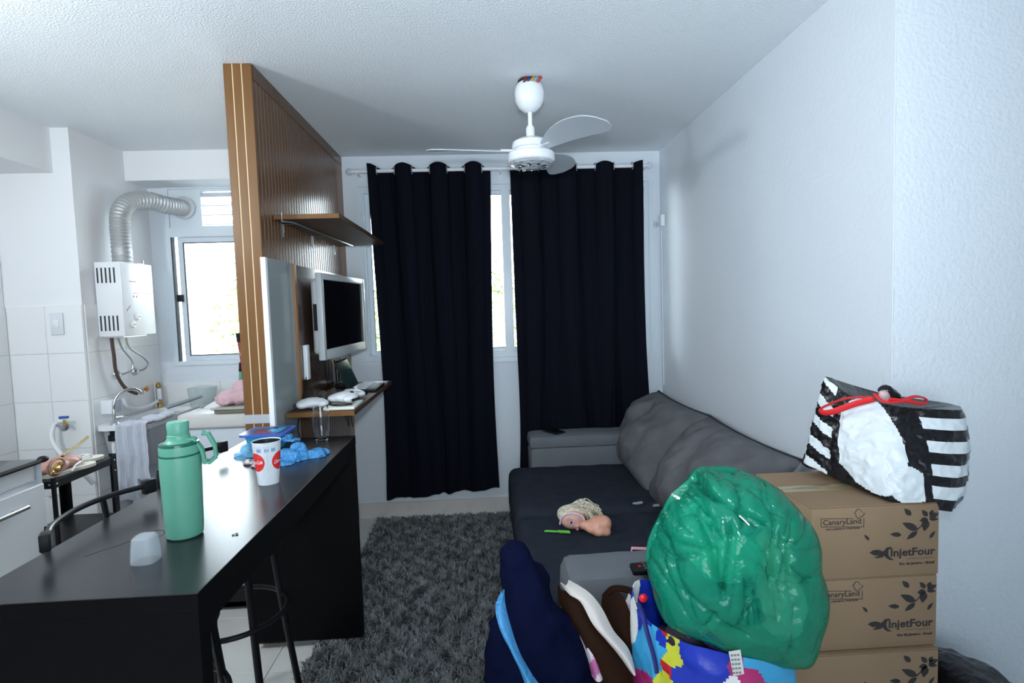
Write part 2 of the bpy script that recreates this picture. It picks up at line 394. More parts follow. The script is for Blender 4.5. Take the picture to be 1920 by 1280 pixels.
# ================================================================== PARTITION with its slats
pt = thing('slatted_partition', 'floor to ceiling wooden partition clad in vertical slats between kitchen and living room', 'partition', (-1.03, 3.3, 0))
obj('core', bx(-1.078, -.9745, 2.556, YB-.002, .001, 2.599), GROOVE, pt, False)
obj('groove_strip', bx(-1.0875, -.9735, 2.5435, 2.556, .001, 2.599), GROOVEL, pt, False)
for x0, x1 in ((-1.090, -1.055), (-1.050, -1.016), (-1.011, -.971)):
    obj('edge_slat', bx(x0, x1, 2.542, 2.552, .001, 2.599, bev=.0015, seg=1), EDGE, pt)
n = 33; ys = 2.556; pitch = (3.93-ys)/n; me = None
for k in range(n):
    b = bx(-.984, -.972, ys+k*pitch, ys+(k+1)*pitch-.009, .001, 2.535, bev=.0015, seg=1)
    if me is None: o = obj('slat', b, SLAT, pt); me = o.data; y_first = ys
    else:
        b.free(); o = bpy.data.objects.new('slat', me); C.objects.link(o); o.parent = pt; o.location = (0, k*pitch, 0)
obj('end_board', bx(-.984, -.970, 3.932, YB-.002, .001, 2.535), mat('end_board_wood', (.23, .125, .07), .35), pt, False)
obj('top_rail', bx(-.984, -.969, 2.556, YB-.002, 2.537, 2.599), SLAT, pt, False)
obj('kitchen_side_board', bx(-1.09, -1.078, 2.556, YB-.002, .001, 2.599), EDGE, pt, False)
tp = obj('adhesive_tape', bx(-1.0925, -.968, 2.5395, 2.5415, 1.028, 1.068), mat('silver_tape', (.42, .44, .48), .4), pt)
box_ = thing('media_panel', 'tall wall panel behind the television, gloss grey strip beside walnut board', 'panel', (-.96, 3.2, .78))
obj('grey_strip', bx(-.969, -.952, 2.535, 2.86, .80, 1.765), mat('grey_green_gloss', (.33, .37, .37), .16), box_, False)
obj('white_edge', bx(-.970, -.948, 2.512, 2.535, .80, 1.765), WHITE, box_, False)
obj('honey_edge', bx(-.969, -.940, 2.862, 2.89, 1.03, 1.760), mat('panel_honey_edge', (.27, .13, .055), .35), box_, False)
obj('walnut_board', bx(-.969, -.944, 2.89, 3.95, 1.03, 1.758), mat('walnut_gloss', (.060, .034, .024), .16), box_, False)
obj('power_strip', bx(-.944, -.922, 2.93, 2.975, 1.17, 1.35, bev=.004), WHITE, box_)

# upper shelf
us = thing('wall_shelf', 'empty upper walnut shelf with thin metal brackets on the slatted partition', 'shelf', (-.82, 3.25, 1.93))
obj('board', bx(-.970, -.665, 2.70, 3.86, 1.955, 1.978, bev=.001, seg=1), SHELFW, us)
obj('front_edge', bx(-.968, -.667, 2.697, 2.70, 1.956, 1.977), EDGE, us, False)
for y in (2.82, 3.30, 3.76):
    b = B(); tube(b, [(-.966, y, 1.91), (-.966, y, 1.951), (-.91, y, 1.951)], .0028, 6); box(b, -.971, -.967, y-.006, y+.006, 1.89, 1.952)
    obj('bracket', b, STEEL, us)
tube(bm := B(), [(-.93, 2.69, 1.985), (-.93, 2.69, 1.945), (-.90, 2.75, 1.949), (-.86, 3.8, 1.949)], .005, 6)
obj('support_rail', bm, STEEL, us)

# lower shelf (under the television)
ls = thing('television_shelf', 'lower walnut shelf under the television holding gadgets', 'shelf', (-.78, 3.15, 1.02))
obj('board', bx(-.943, -.625, 2.64, 3.70, 1.028, 1.052, bev=.001, seg=1), SHELFW, ls)
obj('front_edge', bx(-.942, -.627, 2.636, 2.64, 1.029, 1.051), EDGE, ls, False)
for y in (2.85, 3.45):
    b = B(); box(b, -.972, -.965, y-.012, y+.012, .90, 1.028); box(b, -.97, -.72, y-.012, y+.012, 1.022, 1.028)
    obj('bracket', b, STEEL, ls)

# television, swivelled on its wall bracket
tv = thing('television', 'silver framed flat television with black screen on the walnut panel', 'television', (-.87, 3.0, 1.26), rz=math.radians(-4.2))
def TVm(name, b, m, s=True): return obj(name, b, m, tv, s)
hh = .465
TVm('back_shell', bx(-.055, -.012, .03, .75, .03, hh-.03, bev=.02, seg=3), mat('silver_shell', (.50, .52, .53), .35))
b = B(); box(b, -.015, .02, 0, .035, 0, hh, bev=.006); box(b, -.015, .02, .755, .79, 0, hh, bev=.006); box(b, -.015, .02, .033, .757, hh-.035, hh, bev=.006); box(b, -.015, .02, .033, .757, 0, .055, bev=.006)
TVm('bezel', b, mat('silver_bezel', (.52, .55, .56), .3))
TVm('screen', bx(.004, .008, .033, .757, .054, hh-.034), mat('screen_black', (.004, .004, .006), .08), False)
TVm('wall_mount', bx(-.085, -.05, .3, .5, .12, .34), BLKM, False)
TVm('side_port', bx(-.03, -.012, -.004, .004, .16, .30), BLKP, False)
# cables
b = tube(B(), curve([P(577, 692, 2.96), P(572, 720, 2.9), P(563, 770, 2.75), P(558, 800, 2.62), P(562, 818, 2.5)], 8), .0028, 6)
obj('cable', b, BLKP, label='thin black cable hanging from the white power strip down to the table', cat='cable')
b = tube(B(), curve([(-.90, 3.25, 1.27), (-.88, 3.3, 1.2), (-.87, 3.42, 1.15), (-.88, 3.5, 1.10)], 8), .003, 6)
obj('cable', b, mat('yellow_cable', (.6, .38, .06), .5), label='yellow cable hanging behind the television above the router', cat='cable')
for i, (ya, yb) in enumerate(((2.72, 2.80), (2.80, 2.86))):
    b = tube(B(), curve([(-.70, ya, 1.026), (-.69, ya+.02, .99), (-.685, (ya+yb)/2, .955-.02*i), (-.70, yb, 1.0), (-.71, yb, 1.026)], 6), .002, 5)
    obj('cable', b, BLKP, label=('short thin black wire loop under the television shelf, nearer its front corner', 'short thin black wire loop under the television shelf, the lower hanging one')[i], cat='cable', group='wires under the television shelf')
# router
rt = thing('router', 'dark router with upright black antennas at the back of the television shelf', 'router', (-.88, 3.50, 1.053))
obj('case', bx(-.925, -.84, 3.42, 3.58, 1.053, 1.083, bev=.008), BLKP, rt)
for y in (3.44, 3.50, 3.56): obj('antenna', tube(B(), [(-.915, y, 1.06), (-.915, y, 1.12), (-.918, y-.012, 1.225)], [.006, .006, .004], 8), BLKP, rt)
# laptop
lp = thing('laptop', 'small open black laptop with white keyboard on the television shelf', 'laptop', (-.76, 3.36, 1.053))
obj('base', bx(-.80, -.635, 3.22, 3.50, 1.053, 1.068, bev=.003), BLKP, lp)
obj('keyboard', bx(-.785, -.70, 3.235, 3.485, 1.068, 1.0705), WHITE, lp, False)
def lid(x0, x1, y0, y1, z0, z1, **k):
    b = bx(x0, x1, y0, y1, z0, z1, **k); bmesh.ops.transform(b, matrix=Matrix.Translation((-.795, 3.22, 1.066)) @ Matrix.Rotation(math.radians(-22), 4, 'Y'), verts=b.verts); return b
sc = obj('display', lid(-.008, 0, 0, .28, 0, .18, bev=.003), BLKP, lp)
obj('screen', lid(0, .001, .014, .266, .014, .168), mat('teal_reflection_screen', (.02, .05, .05), .12), sc, False)  # teal of a reflection put into the dark screen colour
b = B(); box(b, -.655, -.64, 3.52, 3.66, 1.053, 1.06); 
obj('paper', bx(-.80, -.64, 3.53, 3.66, 1.053, 1.058), WHITE, None, False, label='small white paper sheet behind the laptop on the television shelf', cat='paper')
# white console slab and controllers
cs = thing('game_console', 'flat white slab with a pale green edge at the near corner of the television shelf', 'console', (-.70, 2.74, 1.053))
obj('slab', bx(-.775, -.632, 2.66, 2.86, 1.0525, 1.0665, bev=.003), mat('ivory_plastic', (.72, .75, .66), .4), cs)
def controller(x, y, z, rz, label):
    t = thing('game_controller', label, 'controller', (x, y, z), 'game controllers on the television shelf', rz)
    b = lump([((0, .004, .026), (.070, .055, .026)), ((-.045, -.012, .022), (.032, .050, .020)), ((.045, -.012, .022), (.032, .050, .020)), ((0, .015, .028), (.05, .03, .018))], .005, 5)
    obj('body', b, WHITE, t)
    for s in (-1, 1):
        obj('thumbstick', ball(B(), (s*.035, .012, .047), (.011, .011, .007), 12, 8), BLKP, t)
        obj('grip', tube(B(), curve([(s*.045, .035, .022), (s*.076, .01, .020), (s*.080, -.045, .018)], 5), .0075, 8), BLKP, t)
controller(-.85, 2.74, 1.0535, .3, 'white game controller nearest the partition on the television shelf')
controller(-.71, 2.80, 1.068, -.4, 'white game controller lying on the flat white slab')
controller(-.73, 2.99, 1.0535, 1.0, 'white game controller farthest back, next to the laptop')
for i, (x, y, z) in enumerate(((-.80, 2.70, 1.0535), (-.70, 2.70, 1.0685))):
    b = tube(B(), curve([(x-.05, y, z+.003), (x, y-.025, z+.003), (x+.05, y, z+.003), (x, y+.02, z+.003)], 6, True), .003, 6, True)
    obj('cable_coil', b, BLKP, label=('black cable coil on bare shelf before the controllers', 'black cable coil on top of the flat white slab')[i], cat='cable')

# ================================================================== CURTAINS
ZR = 2.47; YR = 3.955
def curtain(xl0, xr0, xl1, xr1, z0, z1, folds, ph, label, seed, spread):
    t = thing('curtain', label, 'curtain', ((xl0+xr0)/2, YR, z0), 'black curtains at the living room window')
    nu, nv = 30*folds, 60
    def fn(u, v):                       # v 0 top, 1 bottom
        s = math.cos(2*math.pi*(u*folds*.5+ph)); a = .042*(1-.35*v)
        uu = u+ (N((u*3, seed, v*1.2), 1)*.10*v)
        x = xl0+(xr0-xl0)*u; xb = xl1+(xr1-xl1)*uu; x = x+(xb-x)*v
        sh = math.copysign(abs(s)**.6, s)*(1-v)+s*v
        y = YR - a*sh - .022*v*N((u*9, v*2, seed), 1) - .008*N((u*30, v*5, seed), 1)
        dip = .5-.5*s
        zt = z1-.032*dip*(1-v)
        zb = z0+.012*N((u*12, 0, seed), 1)+spread*(1-u)*-1
        return Vector((x, y, zt+(zb-zt)*v))
    b = B(); grid(b, fn, nu, nv); solid(b, .003); obj('cloth', b, CURT, t, ang=60)
    for k in range(folds*1+1):
        u = (k*.5+.25)/ (folds*.5) if False else None
    pos = []
    for k in range(0, 2*folds+2):       # grommets sit where the cloth crosses the rod
        u = ((k+.5)*.5-ph)/(folds*.5)
        if .005 < u < .995: pos.append(xl0+(xr0-xl0)*u)
    for x in pos:
        b = tube(B(), [(x, YR+.026*math.cos(a), ZR+.026*math.sin(a)) for a in [2*math.pi*i/16 for i in range(16)]], .004, 6, True)
        obj('grommet', b, mat('grommet_silver', (.45, .50, .56), .35, .6), t)
    return t
curtain(-.765, .075, -.715, .035, .215, 2.515, 7, 0, 'left black blackout curtain reaching almost to the floor', 1.3, .045)
curtain(.212, 1.135, .235, 1.135, .22, 2.50, 7, .5, 'right black blackout curtain whose hem goes behind the sofa', 4.7, 0)
rd = thing('curtain_rod', 'white curtain rod with round clear finials above the living room window', 'curtain rod', (.15, YR, ZR-.02))
obj('rod', tube(B(), [(-.88, YR, ZR), (1.175, YR, ZR)], .0125, 12), WHITE, rd)
for x in (-.895, 1.19):
    obj('finial', ball(B(), (x, YR, ZR), .022, 14, 10), film('clear_plastic', (.85, .9, .95), .45, .1), rd)
for x in (-.84, .145, 1.16):
    b = tube(B(), [(x, YR, ZR-.016), (x, YB-.02, ZR-.016)], .006, 8); box(b, x-.014, x+.014, YB-.012, YB-.001, ZR-.05, ZR+.02)
    obj('bracket', b, WHITE, rd)
# small fixtures on the walls
sp_ = thing('wall_vent_cap', 'small round white cover plate high on the wall beside the right curtain', 'cover plate', (1.261, YB-.01, 2.05))
obj('disc', lathe(B(), [(.026, 0), (.026, -.006), (.02, -.008)], (1.262, YB-.001, 2.074), 24, 'y'), mat('cover_white', (.62, .68, .74), .5), sp_)
obj('slots', box(box(B(), 1.250, 1.254, YB-.0105, YB-.0085, 2.06, 2.088), 1.268, 1.272, YB-.0105, YB-.0085, 2.06, 2.088), mat('slot_grey', (.3, .33, .36), .6), sp_, False)
sb = thing('cable_box', 'small white box with a cable trunking on the right wall near the corner', 'junction box', (1.29, 3.98, 2.03))
obj('box', bx(1.272, 1.299, 3.955, 4.0, 2.05, 2.13, bev=.004), WHITE, sb)
obj('trunking', bx(1.293, 1.299, 4.03, 4.045, .9, 2.05), WALL, sb, False)

# ================================================================== CEILING FAN
fx, fy = .252, 2.765
fn_ = thing('ceiling_fan', 'white ceiling fan with three blades and a glass light plate', 'ceiling fan', (fx, fy, 2.17))
obj('canopy', lathe(B(), [(.055, .135), (.068, .115), (.0725, .085), (.068, .05), (.052, .022), (.026, .002), (.012, 0)], (fx, fy, 2.447), 36), WHITEG, fn_)
b = B()
wires = [((.15, .03, .02), 0), ((.02, .06, .2), 1), ((.5, .3, .05), 2), ((.2, .35, .4), 3), ((.45, .06, .04), 4)]
for c, i in wires:
    x = fx-.032+i*.016
    b = tube(B(), curve([(x, fy-.045, 2.566), (x+.01, fy-.062, 2.578), (x+.02, fy-.05, 2.592), (x-.005, fy-.03, 2.598)], 5), .0065, 6)
    obj('wire', b, mat('wire_colour_%d' % i, c, .5), fn_)
obj('ceiling_plate', lathe(B(), [(.05, .005), (.055, 0), (.0, 0)], (fx, fy, 2.594), 24, cap=False), mat('fan_dark_plate', (.05, .08, .14), .5), fn_)
obj('down_rod', tube(B(), [(fx, fy, 2.45), (fx, fy, 2.36)], .0105, 14), WHITEG, fn_)
obj('collar', lathe(B(), [(.014, .07), (.022, .055), (.020, 0)], (fx, fy, 2.315), 20), WHITEG, fn_)
mo = obj('motor_housing', lathe(B(), [(.03, .115), (.062, .108), (.088, .092), (.092, .078), (.092, .062), (.078, .058), (.078, .045), (.108, .042), (.114, .035), (.114, .002), (.108, -.004)], (fx, fy, 2.212), 48), WHITEG, fn_)
lg = obj('light_plate', lathe(B(), [(.106, 0), (.10, -.012), (.07, -.024), (.03, -.03), (.002, -.031)], (fx, fy, 2.210), 36, cap=False), film('facet_glass', (.7, .75, .8), .6, .05, (25, .9, .02)), fn_)
for k in range(10):
    a = k*math.pi/5+.1
    b = ball(B(), (fx+.062*math.cos(a), fy+.062*math.sin(a), 2.188), (.022, .011, .006), 12, 8, Matrix.Rotation(a, 4, 'Z'))
    obj('facet', b, CHROME, lg)
FBL = mat('blade_grey_white', (.47, .52, .57), .4)
def blade(ang):
    b = B(); L0, L1 = .10, .505
    def fn(u, v):
        r = L0+(L1-L0)*u; wd = (.05+.115*math.sin(min(1, u*1.25)*math.pi*.5))*(1 if u < .8 else math.sqrt(max(0, 1-((u-.8)/.2)**2))*.999+.001)
        s = (v-.5)*wd; pit = -math.radians(20-8*u)
        off = -.03*math.sin(u*math.pi)
        return Vector((r, s*math.cos(pit)+off, s*math.sin(pit)+.012*math.sin(u*3)))
    grid(b, fn, 26, 8); solid(b, .005)
    bmesh.ops.transform(b, matrix=Matrix.Translation((fx, fy, 2.268)) @ Matrix.Rotation(math.radians(ang), 4, 'Z'), verts=b.verts)
    bl = obj('blade', b, FBL, fn_)
    b = bx(.07, .15, -.018, .018, -.004, .004, bev=.003)
    bmesh.ops.transform(b, matrix=Matrix.Translation((fx, fy, 2.268)) @ Matrix.Rotation(math.radians(ang), 4, 'Z') @ Matrix.Rotation(math.radians(-14), 4, 'X'), verts=b.verts)
    obj('blade_arm', b, WHITEG, bl)
for a in (184, 304, 64): blade(a)

# ================================================================== RUG
rg = thing('shag_rug', 'long pile grey shag rug between the table and the sofa', 'rug', (-.1, 2.8, 0))
obj('backing', bx(-.815, .45, 1.55, 3.985, .0005, .008), mat('rug_backing', (.035, .036, .04), .95), rg, False)
import numpy as np
rs = np.random.RandomState(3); nb = 62000
bxy = np.stack([rs.uniform(-.815, .40, nb), rs.uniform(1.55, 3.985, nb)], 1)
# clumps lean together
cl = np.sin(bxy[:, 0]*41+np.sin(bxy[:, 1]*33)*2.6)+np.cos(bxy[:, 1]*37+np.sin(bxy[:, 0]*59+bxy[:, 1]*21)*2)
an = cl*1.6+rs.normal(0, .9, nb); ln = rs.uniform(.018, .034, nb); ht = rs.uniform(.014, .034, nb)
dx, dy = np.cos(an)*ln, np.sin(an)*ln; wx, wy = -np.sin(an)*.0028, np.cos(an)*.0028
V = np.zeros((nb, 5, 3)); base = np.concatenate([bxy, np.full((nb, 1), .006)], 1)
V[:, 0] = base+np.stack([wx, wy, 0*wx], 1); V[:, 1] = base-np.stack([wx, wy, 0*wx], 1)
mid = base+np.stack([dx*.35, dy*.35, ht*.8], 1)
V[:, 2] = mid-np.stack([wx, wy, 0*wx], 1); V[:, 3] = mid+np.stack([wx, wy, 0*wx], 1); V[:, 4] = base+np.stack([dx, dy, ht], 1)
me = bpy.data.meshes.new('pile'); me.vertices.add(nb*5); me.vertices.foreach_set('co', V.reshape(-1))
i0 = np.arange(nb)*5; quads = np.stack([i0, i0+1, i0+2, i0+3], 1); tris = np.stack([i0+3, i0+2, i0+4], 1)
loops = np.concatenate([quads, tris], 1).reshape(-1); me.loops.add(len(loops)); me.loops.foreach_set('vertex_index', loops)
ps = np.stack([np.arange(nb)*7, np.arange(nb)*7+4], 1).reshape(-1); me.polygons.add(nb*2); me.polygons.foreach_set('loop_start', ps)
me.polygons.foreach_set('loop_total', np.tile([4, 3], nb)); me.update(); me.validate()
ppo = obj('pile', me, mat('rug_pile', (.16, .17, .175), .9, var=(9, (.30, .315, .32), .35, .7)), rg, False, kind='stuff')

# ================================================================== SOFA
sf = thing('sofa', 'grey suede sofa with extended charcoal seat along the right wall', 'sofa', (.7, 2.85, .01))
def soft(x0, x1, y0, y1, z0, z1, bev, amp=.006, s=7, cuts=18):
    b = bx(x0, x1, y0, y1, z0, z1)
    for ax in range(3):
        ln_ = (x1-x0, y1-y0, z1-z0)[ax]; k = max(2, int(ln_/.035))
        for i in range(1, k):
            q = [x0, y0, z0][ax]+ln_*i/k; co = [0, 0, 0]; co[ax] = q; no = [0, 0, 0]; no[ax] = 1
            bmesh.ops.bisect_plane(b, geom=b.verts[:]+b.edges[:]+b.faces[:], plane_co=co, plane_no=no)
    c = Vector(((x0+x1)/2, (y0+y1)/2, (z0+z1)/2)); h = Vector(((x1-x0)/2, (y1-y0)/2, (z1-z0)/2))
    for v in b.verts:                      # round the box off
        d = v.co-c; q = Vector((max(-h[i]+bev, min(h[i]-bev, d[i])) for i in range(3))); e = d-q
        if e.length > 1e-6:
            m_ = max(abs(e.x), abs(e.y), abs(e.z)); e = e.normalized()*bev*(m_/bev)
            v.co = c+q+e
    bmesh.ops.remove_doubles(b, verts=b.verts, dist=.0005)
    return displace(b, lambda p: amp*N(p, s)+amp*.5*N(p, s*2.7, 4))
obj('base_frame', soft(.30, 1.25, 1.99, 3.62, .03, .27, .02), ARMF, sf)
obj('seat_cushion', soft(.115, 1.0, 1.975, 2.79, .20, .452, .055, .006), SEAT, sf, ang=60)
obj('seat_cushion', soft(.115, 1.0, 2.80, 3.635, .20, .462, .06, .006), SEAT, sf, ang=60)
obj('seat_skirt', soft(.15, .30, 2.0, 3.61, .035, .21, .015, .004), SEAT, sf)
obj('arm', soft(.27, 1.24, 3.645, 3.86, .035, .575, .03, .004), ARMF, sf)
obj('arm_pad', soft(.262, 1.24, 3.64, 3.868, .565, .650, .028, .004), ARMF, sf)
obj('arm', soft(.238, 1.26, 1.755, 1.968, .035, .628, .04, .005), ARMF, sf)
obj('back_frame', soft(1.20, 1.285, 1.98, 3.64, .03, .66, .02), CUSH, sf)
def pillow(c, U, W, hu, hw, th, seed):
    c, U, W = Vector(c), Vector(U).normalized(), Vector(W).normalized(); Nn = U.cross(W)
    if Nn.x > 0: Nn = -Nn
    b = B(); n1, n2 = 56, 34; V = {}
    for side in (1, -1):
        for i in range(n1+1):
            for j in range(n2+1):
                if side < 0 and (i in (0, n1) or j in (0, n2)): V[side, i, j] = V[1, i, j]; continue
                u = -1+2*i/n1; w_ = -1+2*j/n2
                f = (max(0, 1-abs(u)**2.6)**.5)*(max(0, 1-abs(w_)**2.4)**.55)
                pull = 1-.06*(1-u*u)*(abs(w_)**3)-0
                p = c+U*(u*hu*(1-.05*(1-w_*w_)*abs(u)**4))+W*(w_*hw*pull)
                wr = .045*N((u*2.0, w_*1.6, seed), 1)+.026*N((u*4.0+w_*1.8, w_*2.2, seed), 1.2)+.010*N((u*9+w_*3, w_*4, seed), 1.2)
                cr = .045*math.exp(-((u-.08-.1*w_)**2)/.008)*math.exp(-((w_-.55)**2)/.35)      # a tufted crease
                k = th if side > 0 else th*.35
                V[side, i, j] = b.verts.new(p+Nn*side*(f*(k+wr*(side > 0)-cr*(side > 0))))
    for side in (1, -1):
        for i in range(n1):
            for j in range(n2):
                q = [V[side, i, j], V[side, i+1, j], V[side, i+1, j+1], V[side, i, j+1]]
                try: b.faces.new(q if side > 0 else q[::-1])
                except ValueError: pass
    rim = [V[1, i, n2].co.copy() for i in range(n1+1)]
    side_r = [V[1, n1, j].co.copy() for j in range(n2+1)]
    return b, rim, side_r
for cy, hu, sd in ((3.50, .465, 2.0), (2.585, .455, 5.0)):
    b, rim, sr = pillow((1.06, cy, .645), (0, 1, 0), (.36, 0, .46), hu, .285, .175, sd)
    bc = obj('back_cushion', b, CUSH, sf, ang=80)
    b = tube(B(), rim, .0075, 6); tube(b, sr, .0075, 6)
    obj('piping', b, PIPE_, bc)
# things lying on the sofa
t = thing('phone', 'black phone lying on the far sofa arm below the right curtain', 'phone', (.44, 3.74, .652))
b = bx(-.04, .04, -.075, .075, 0, .012, bev=.004); bmesh.ops.transform(b, matrix=Matrix.Translation((.44, 3.745, .6535)) @ Matrix.Rotation(math.radians(32), 4, 'Z'), verts=b.verts)
obj('body', b, BLKP, t)
b = bx(-.037, .037, -.072, .072, .012, .0125); bmesh.ops.transform(b, matrix=Matrix.Translation((.44, 3.745, .6535)) @ Matrix.Rotation(math.radians(32), 4, 'Z'), verts=b.verts)
obj('glass', b, mat('screen_black', (.004, .004, .006), .08), t, False)
t = thing('phone', 'black phone in a pink case standing between seat and near sofa arm', 'phone', (.56, 1.985, .53))
b = bx(-.045, .045, -.004, .004, -.08, .08, bev=.003); bmesh.ops.transform(b, matrix=Matrix.Translation((.545, 1.983, .538)) @ Matrix.Rotation(.09, 4, 'Y'), verts=b.verts)
obj('case', b, mat('pink_case', (.75, .36, .42), .4), t)
b = bx(-.041, .041, -.006, -.004, -.074, .074); bmesh.ops.transform(b, matrix=Matrix.Translation((.545, 1.983, .536)) @ Matrix.Rotation(.09, 4, 'Y'), verts=b.verts)
obj('screen', b, mat('screen_black', (.004, .004, .006), .08), t, False)
for i, (x, y) in enumerate(((.765, 2.84), (.86, 2.80))):
    b = lump([((x, y, .466), (.030, .012, .006)), ((x+.02, y+.006, .468), (.012, .01, .008))], .004, 2)
    displace(b, lambda p: .004*N(p, 60))
    obj('plastic_scrap', b, film('clear_wrap', (.75, .8, .85), .35, .08), label=('crumpled clear plastic scrap on the sofa seat beside the back cushion', 'second clear plastic scrap, tucked against the back cushion')[i], cat='plastic scrap')
# comb
cb = thing('comb', 'bright green plastic doll comb on the sofa seat', 'comb', (.30, 2.54, .452)); gm = mat('lime_plastic', (.20, .72, .10), .4)
def cf(u, v, w_): return Vector((.243+.118*u, 2.556-.03*u+v, .4585+w_))
obj('back', prism(B(), [(0, -.006), (.05, .006), (.1, .004), (.15, .007), (.5, .004), (.55, .012), (.97, .013), (1, .008), (1, 0), (.56, 0), (.5, -.004), (.1, -.004)], cf, .005), gm, cb)
b = B()
for k in range(16): u = .57+k*.027; prism(b, [(u, -.014), (u+.012, -.014), (u+.014, .001), (u, .001)], lambda a, c, d: cf(a, c, d+.001), .003)
obj('teeth', b, gm, cb, False)
# doll bust lying on its side: local frame, z up
dl = thing('doll_bust', 'doll styling bust with long blond hair lying on the sofa seat', 'doll', (.46, 2.70, .455))
SK = mat('doll_skin', (.72, .36, .25), .32); SKH = mat('doll_face', (.70, .38, .33), .42)
def D(px, py, z=.50):
    a = P(px, py, 1); a = a-Vector((0, 0, CZ)); k_ = (z-CZ)/a.z; return Vector((0, 0, CZ))+a*k_
hc = D(1074, 972, .502)
rotH = Matrix.Rotation(math.radians(22), 4, 'Y')
b = lump([(hc, (.062, .050, .048)), (hc+Vector((.026, -.004, -.010)), (.036, .040, .034)), (hc+Vector((.012, -.040, -.020)), (.020, .014, .012))], .006, 5)
hd = obj('head', b, SKH, dl, ang=80)
nose = hc+Vector((.016, -.036, -.036))
obj('nose', lump([(nose, (.008, .010, .008)), (nose+Vector((-.006, .004, .002)), (.007, .007, .007))], .003, 2), SKH, hd)
e = hc+Vector((-.014, -.044, .002))
obj('eye', ball(B(), e, (.0085, .004, .011), 16, 10), mat('eye_white', (.8, .82, .85), .2), hd)
obj('iris', ball(B(), e+Vector((-.001, -.003, -.001)), (.0055, .0025, .0075), 14, 8), mat('iris_blue', (.03, .06, .25), .2), hd)
b = tube(B(), curve([e+Vector((-.012, -.002, .008)), e+Vector((-.003, -.0045, .0125)), e+Vector((.008, -.002, .010))], 5), .0012, 5)
obj('eyelid', b, mat('lash_brown', (.08, .04, .03), .6), hd)
b = tube(B(), curve([e+Vector((-.020, .002, .004)), e+Vector((-.017, -.001, .014)), e+Vector((-.008, -.001, .020))], 5), .0011, 5)
obj('eyebrow', b, mat('brow_brown', (.35, .2, .14), .6), hd)
mth = hc+Vector((.035, -.036, -.036))
obj('mouth', ball(B(), mth, (.008, .005, .005), 12, 8), mat('lip_pink', (.65, .12, .18), .3), hd)
nk = D(1098, 984, .493)
sh = D(1119, 982, .492)
b = lump([(nk, (.030, .024, .022)), (sh, (.042, .05, .036)), (sh+Vector((.030, .0, .002)), (.040, .05, .036)), (sh+Vector((.005, -.02, -.022)), (.040, .045, .026)), (sh+Vector((.034, -.03, -.026)), (.026, .03, .022)), (sh+Vector((-.028, -.02, -.012)), (.03, .035, .022))], .006, 6)
obj('neck_and_shoulders', b, SK, dl, ang=80)
HB = mat('blond_hair', (.74, .69, .56), .5, var=(90, (.40, .34, .22), .4, .7), stretch=(1, 1, .3))
b = lump([(hc+Vector((-.012, .020, .016)), (.060, .046, .042)), (hc+Vector((.02, .02, .03)), (.05, .04, .032)), (hc+Vector((.06, .03, .045)), (.045, .03, .026)), (hc+Vector((.085, .02, .032)), (.035, .03, .022))], .006, 4)
displace(b, lambda p: .003*ridge(p, 70))
hr = obj('hair', b, HB, dl, ang=80)
b = B(); rr = random.Random(2)
for k in range(60):
    s0 = hc+Vector((rr.uniform(-.05, .03), rr.uniform(-.01, .03), .03+rr.uniform(0, .018)))
    e0 = hc+Vector((rr.uniform(.06, .13), rr.uniform(-.03, .05), rr.uniform(-.005, .05)))
    mdl = (s0+e0)/2+Vector((rr.uniform(-.02, .02), 0, rr.uniform(.012, .045)))
    tube(b, curve([s0, mdl, e0, e0+Vector((rr.uniform(-.01, .02), 0, -.012))], 5), [.0026]*16, 4)
obj('hair_strands', b, HB, hr, kind='stuff')
b = tube(B(), curve([hc+Vector((-.064, -.016, -.018)), hc+Vector((-.056, -.024, .018)), hc+Vector((-.026, -.030, .037)), hc+Vector((.014, -.036, .034)), hc+Vector((.040, -.036, .020)), hc+Vector((.050, -.036, .002))], 6), .0042, 8)
obj('hair_band', b, mat('white_lace', (.72, .66, .68), .7), hr)

# ================================================================== TABLE
tb = thing('counter_table', 'long glossy black bar table with solid end panels, running to the partition', 'table', (-.84, 1.84, 0))
TX0, TX1, TY0, TY1, TZ = -1.09, -.603, 1.135, 2.536, .956
obj('table_top', bx(TX0, TX1, TY0, TY1, TZ-.003, TZ, bev=.001, seg=1), TABLE, tb)
obj('table_edge', bx(TX0+.0005, TX1-.0005, TY0+.0005, TY1-.0005, TZ-.040, TZ-.003), BLACK, tb, False)
obj('end_panel', bx(TX0+.001, TX1-.001, TY0+.001, TY0+.044, .001, TZ-.0405), BLACK, tb, False)
obj('end_panel', bx(TX0+.004, TX1-.002, TY1-.045, TY1-.004, .036, TZ-.0405), BLACK, tb, False)
obj('rail', bx(-.99, -.965, TY0+.045, TY1-.046, TZ-.22, TZ-.041), BLACK, tb, False)
obj('rail', bx(TX1-.02, TX1-.004, TY0+.045, TY1-.046, TZ-.09, TZ-.041), BLACK, tb, False)
# stains and crumbs on the top
b = tube(B(), [(-.885+.032*math.cos(a), 1.46+.034*math.sin(a), TZ+.0002) for a in [2*math.pi*i/32 for i in range(32)]], .0012, 5, True, flat=.2)
tube(b, curve([(-.91, 1.44, TZ+.0002), (-.93, 1.40, TZ+.0002), (-.955, 1.37, TZ+.0002), (-.97, 1.345, TZ+.0002)], 6), .0012, 5, flat=.2)
obj('dried_ring_stain', b, mat('dry_stain', (.008, .008, .009), .85), tb)
b = B(); ball(b, P(420, 1010, 1.62)*0+Vector((-.655, 1.437, TZ+.0022)), (.005, .003, .002), 8, 6); ball(b, (-.662, 1.433, TZ+.0015), (.004, .003, .0013), 8, 6)
obj('crumb', b, mat('crumb_grey', (.2, .2, .2), .8), label='tiny dark crumb on the bright table top right of the green bottle', cat='crumb')
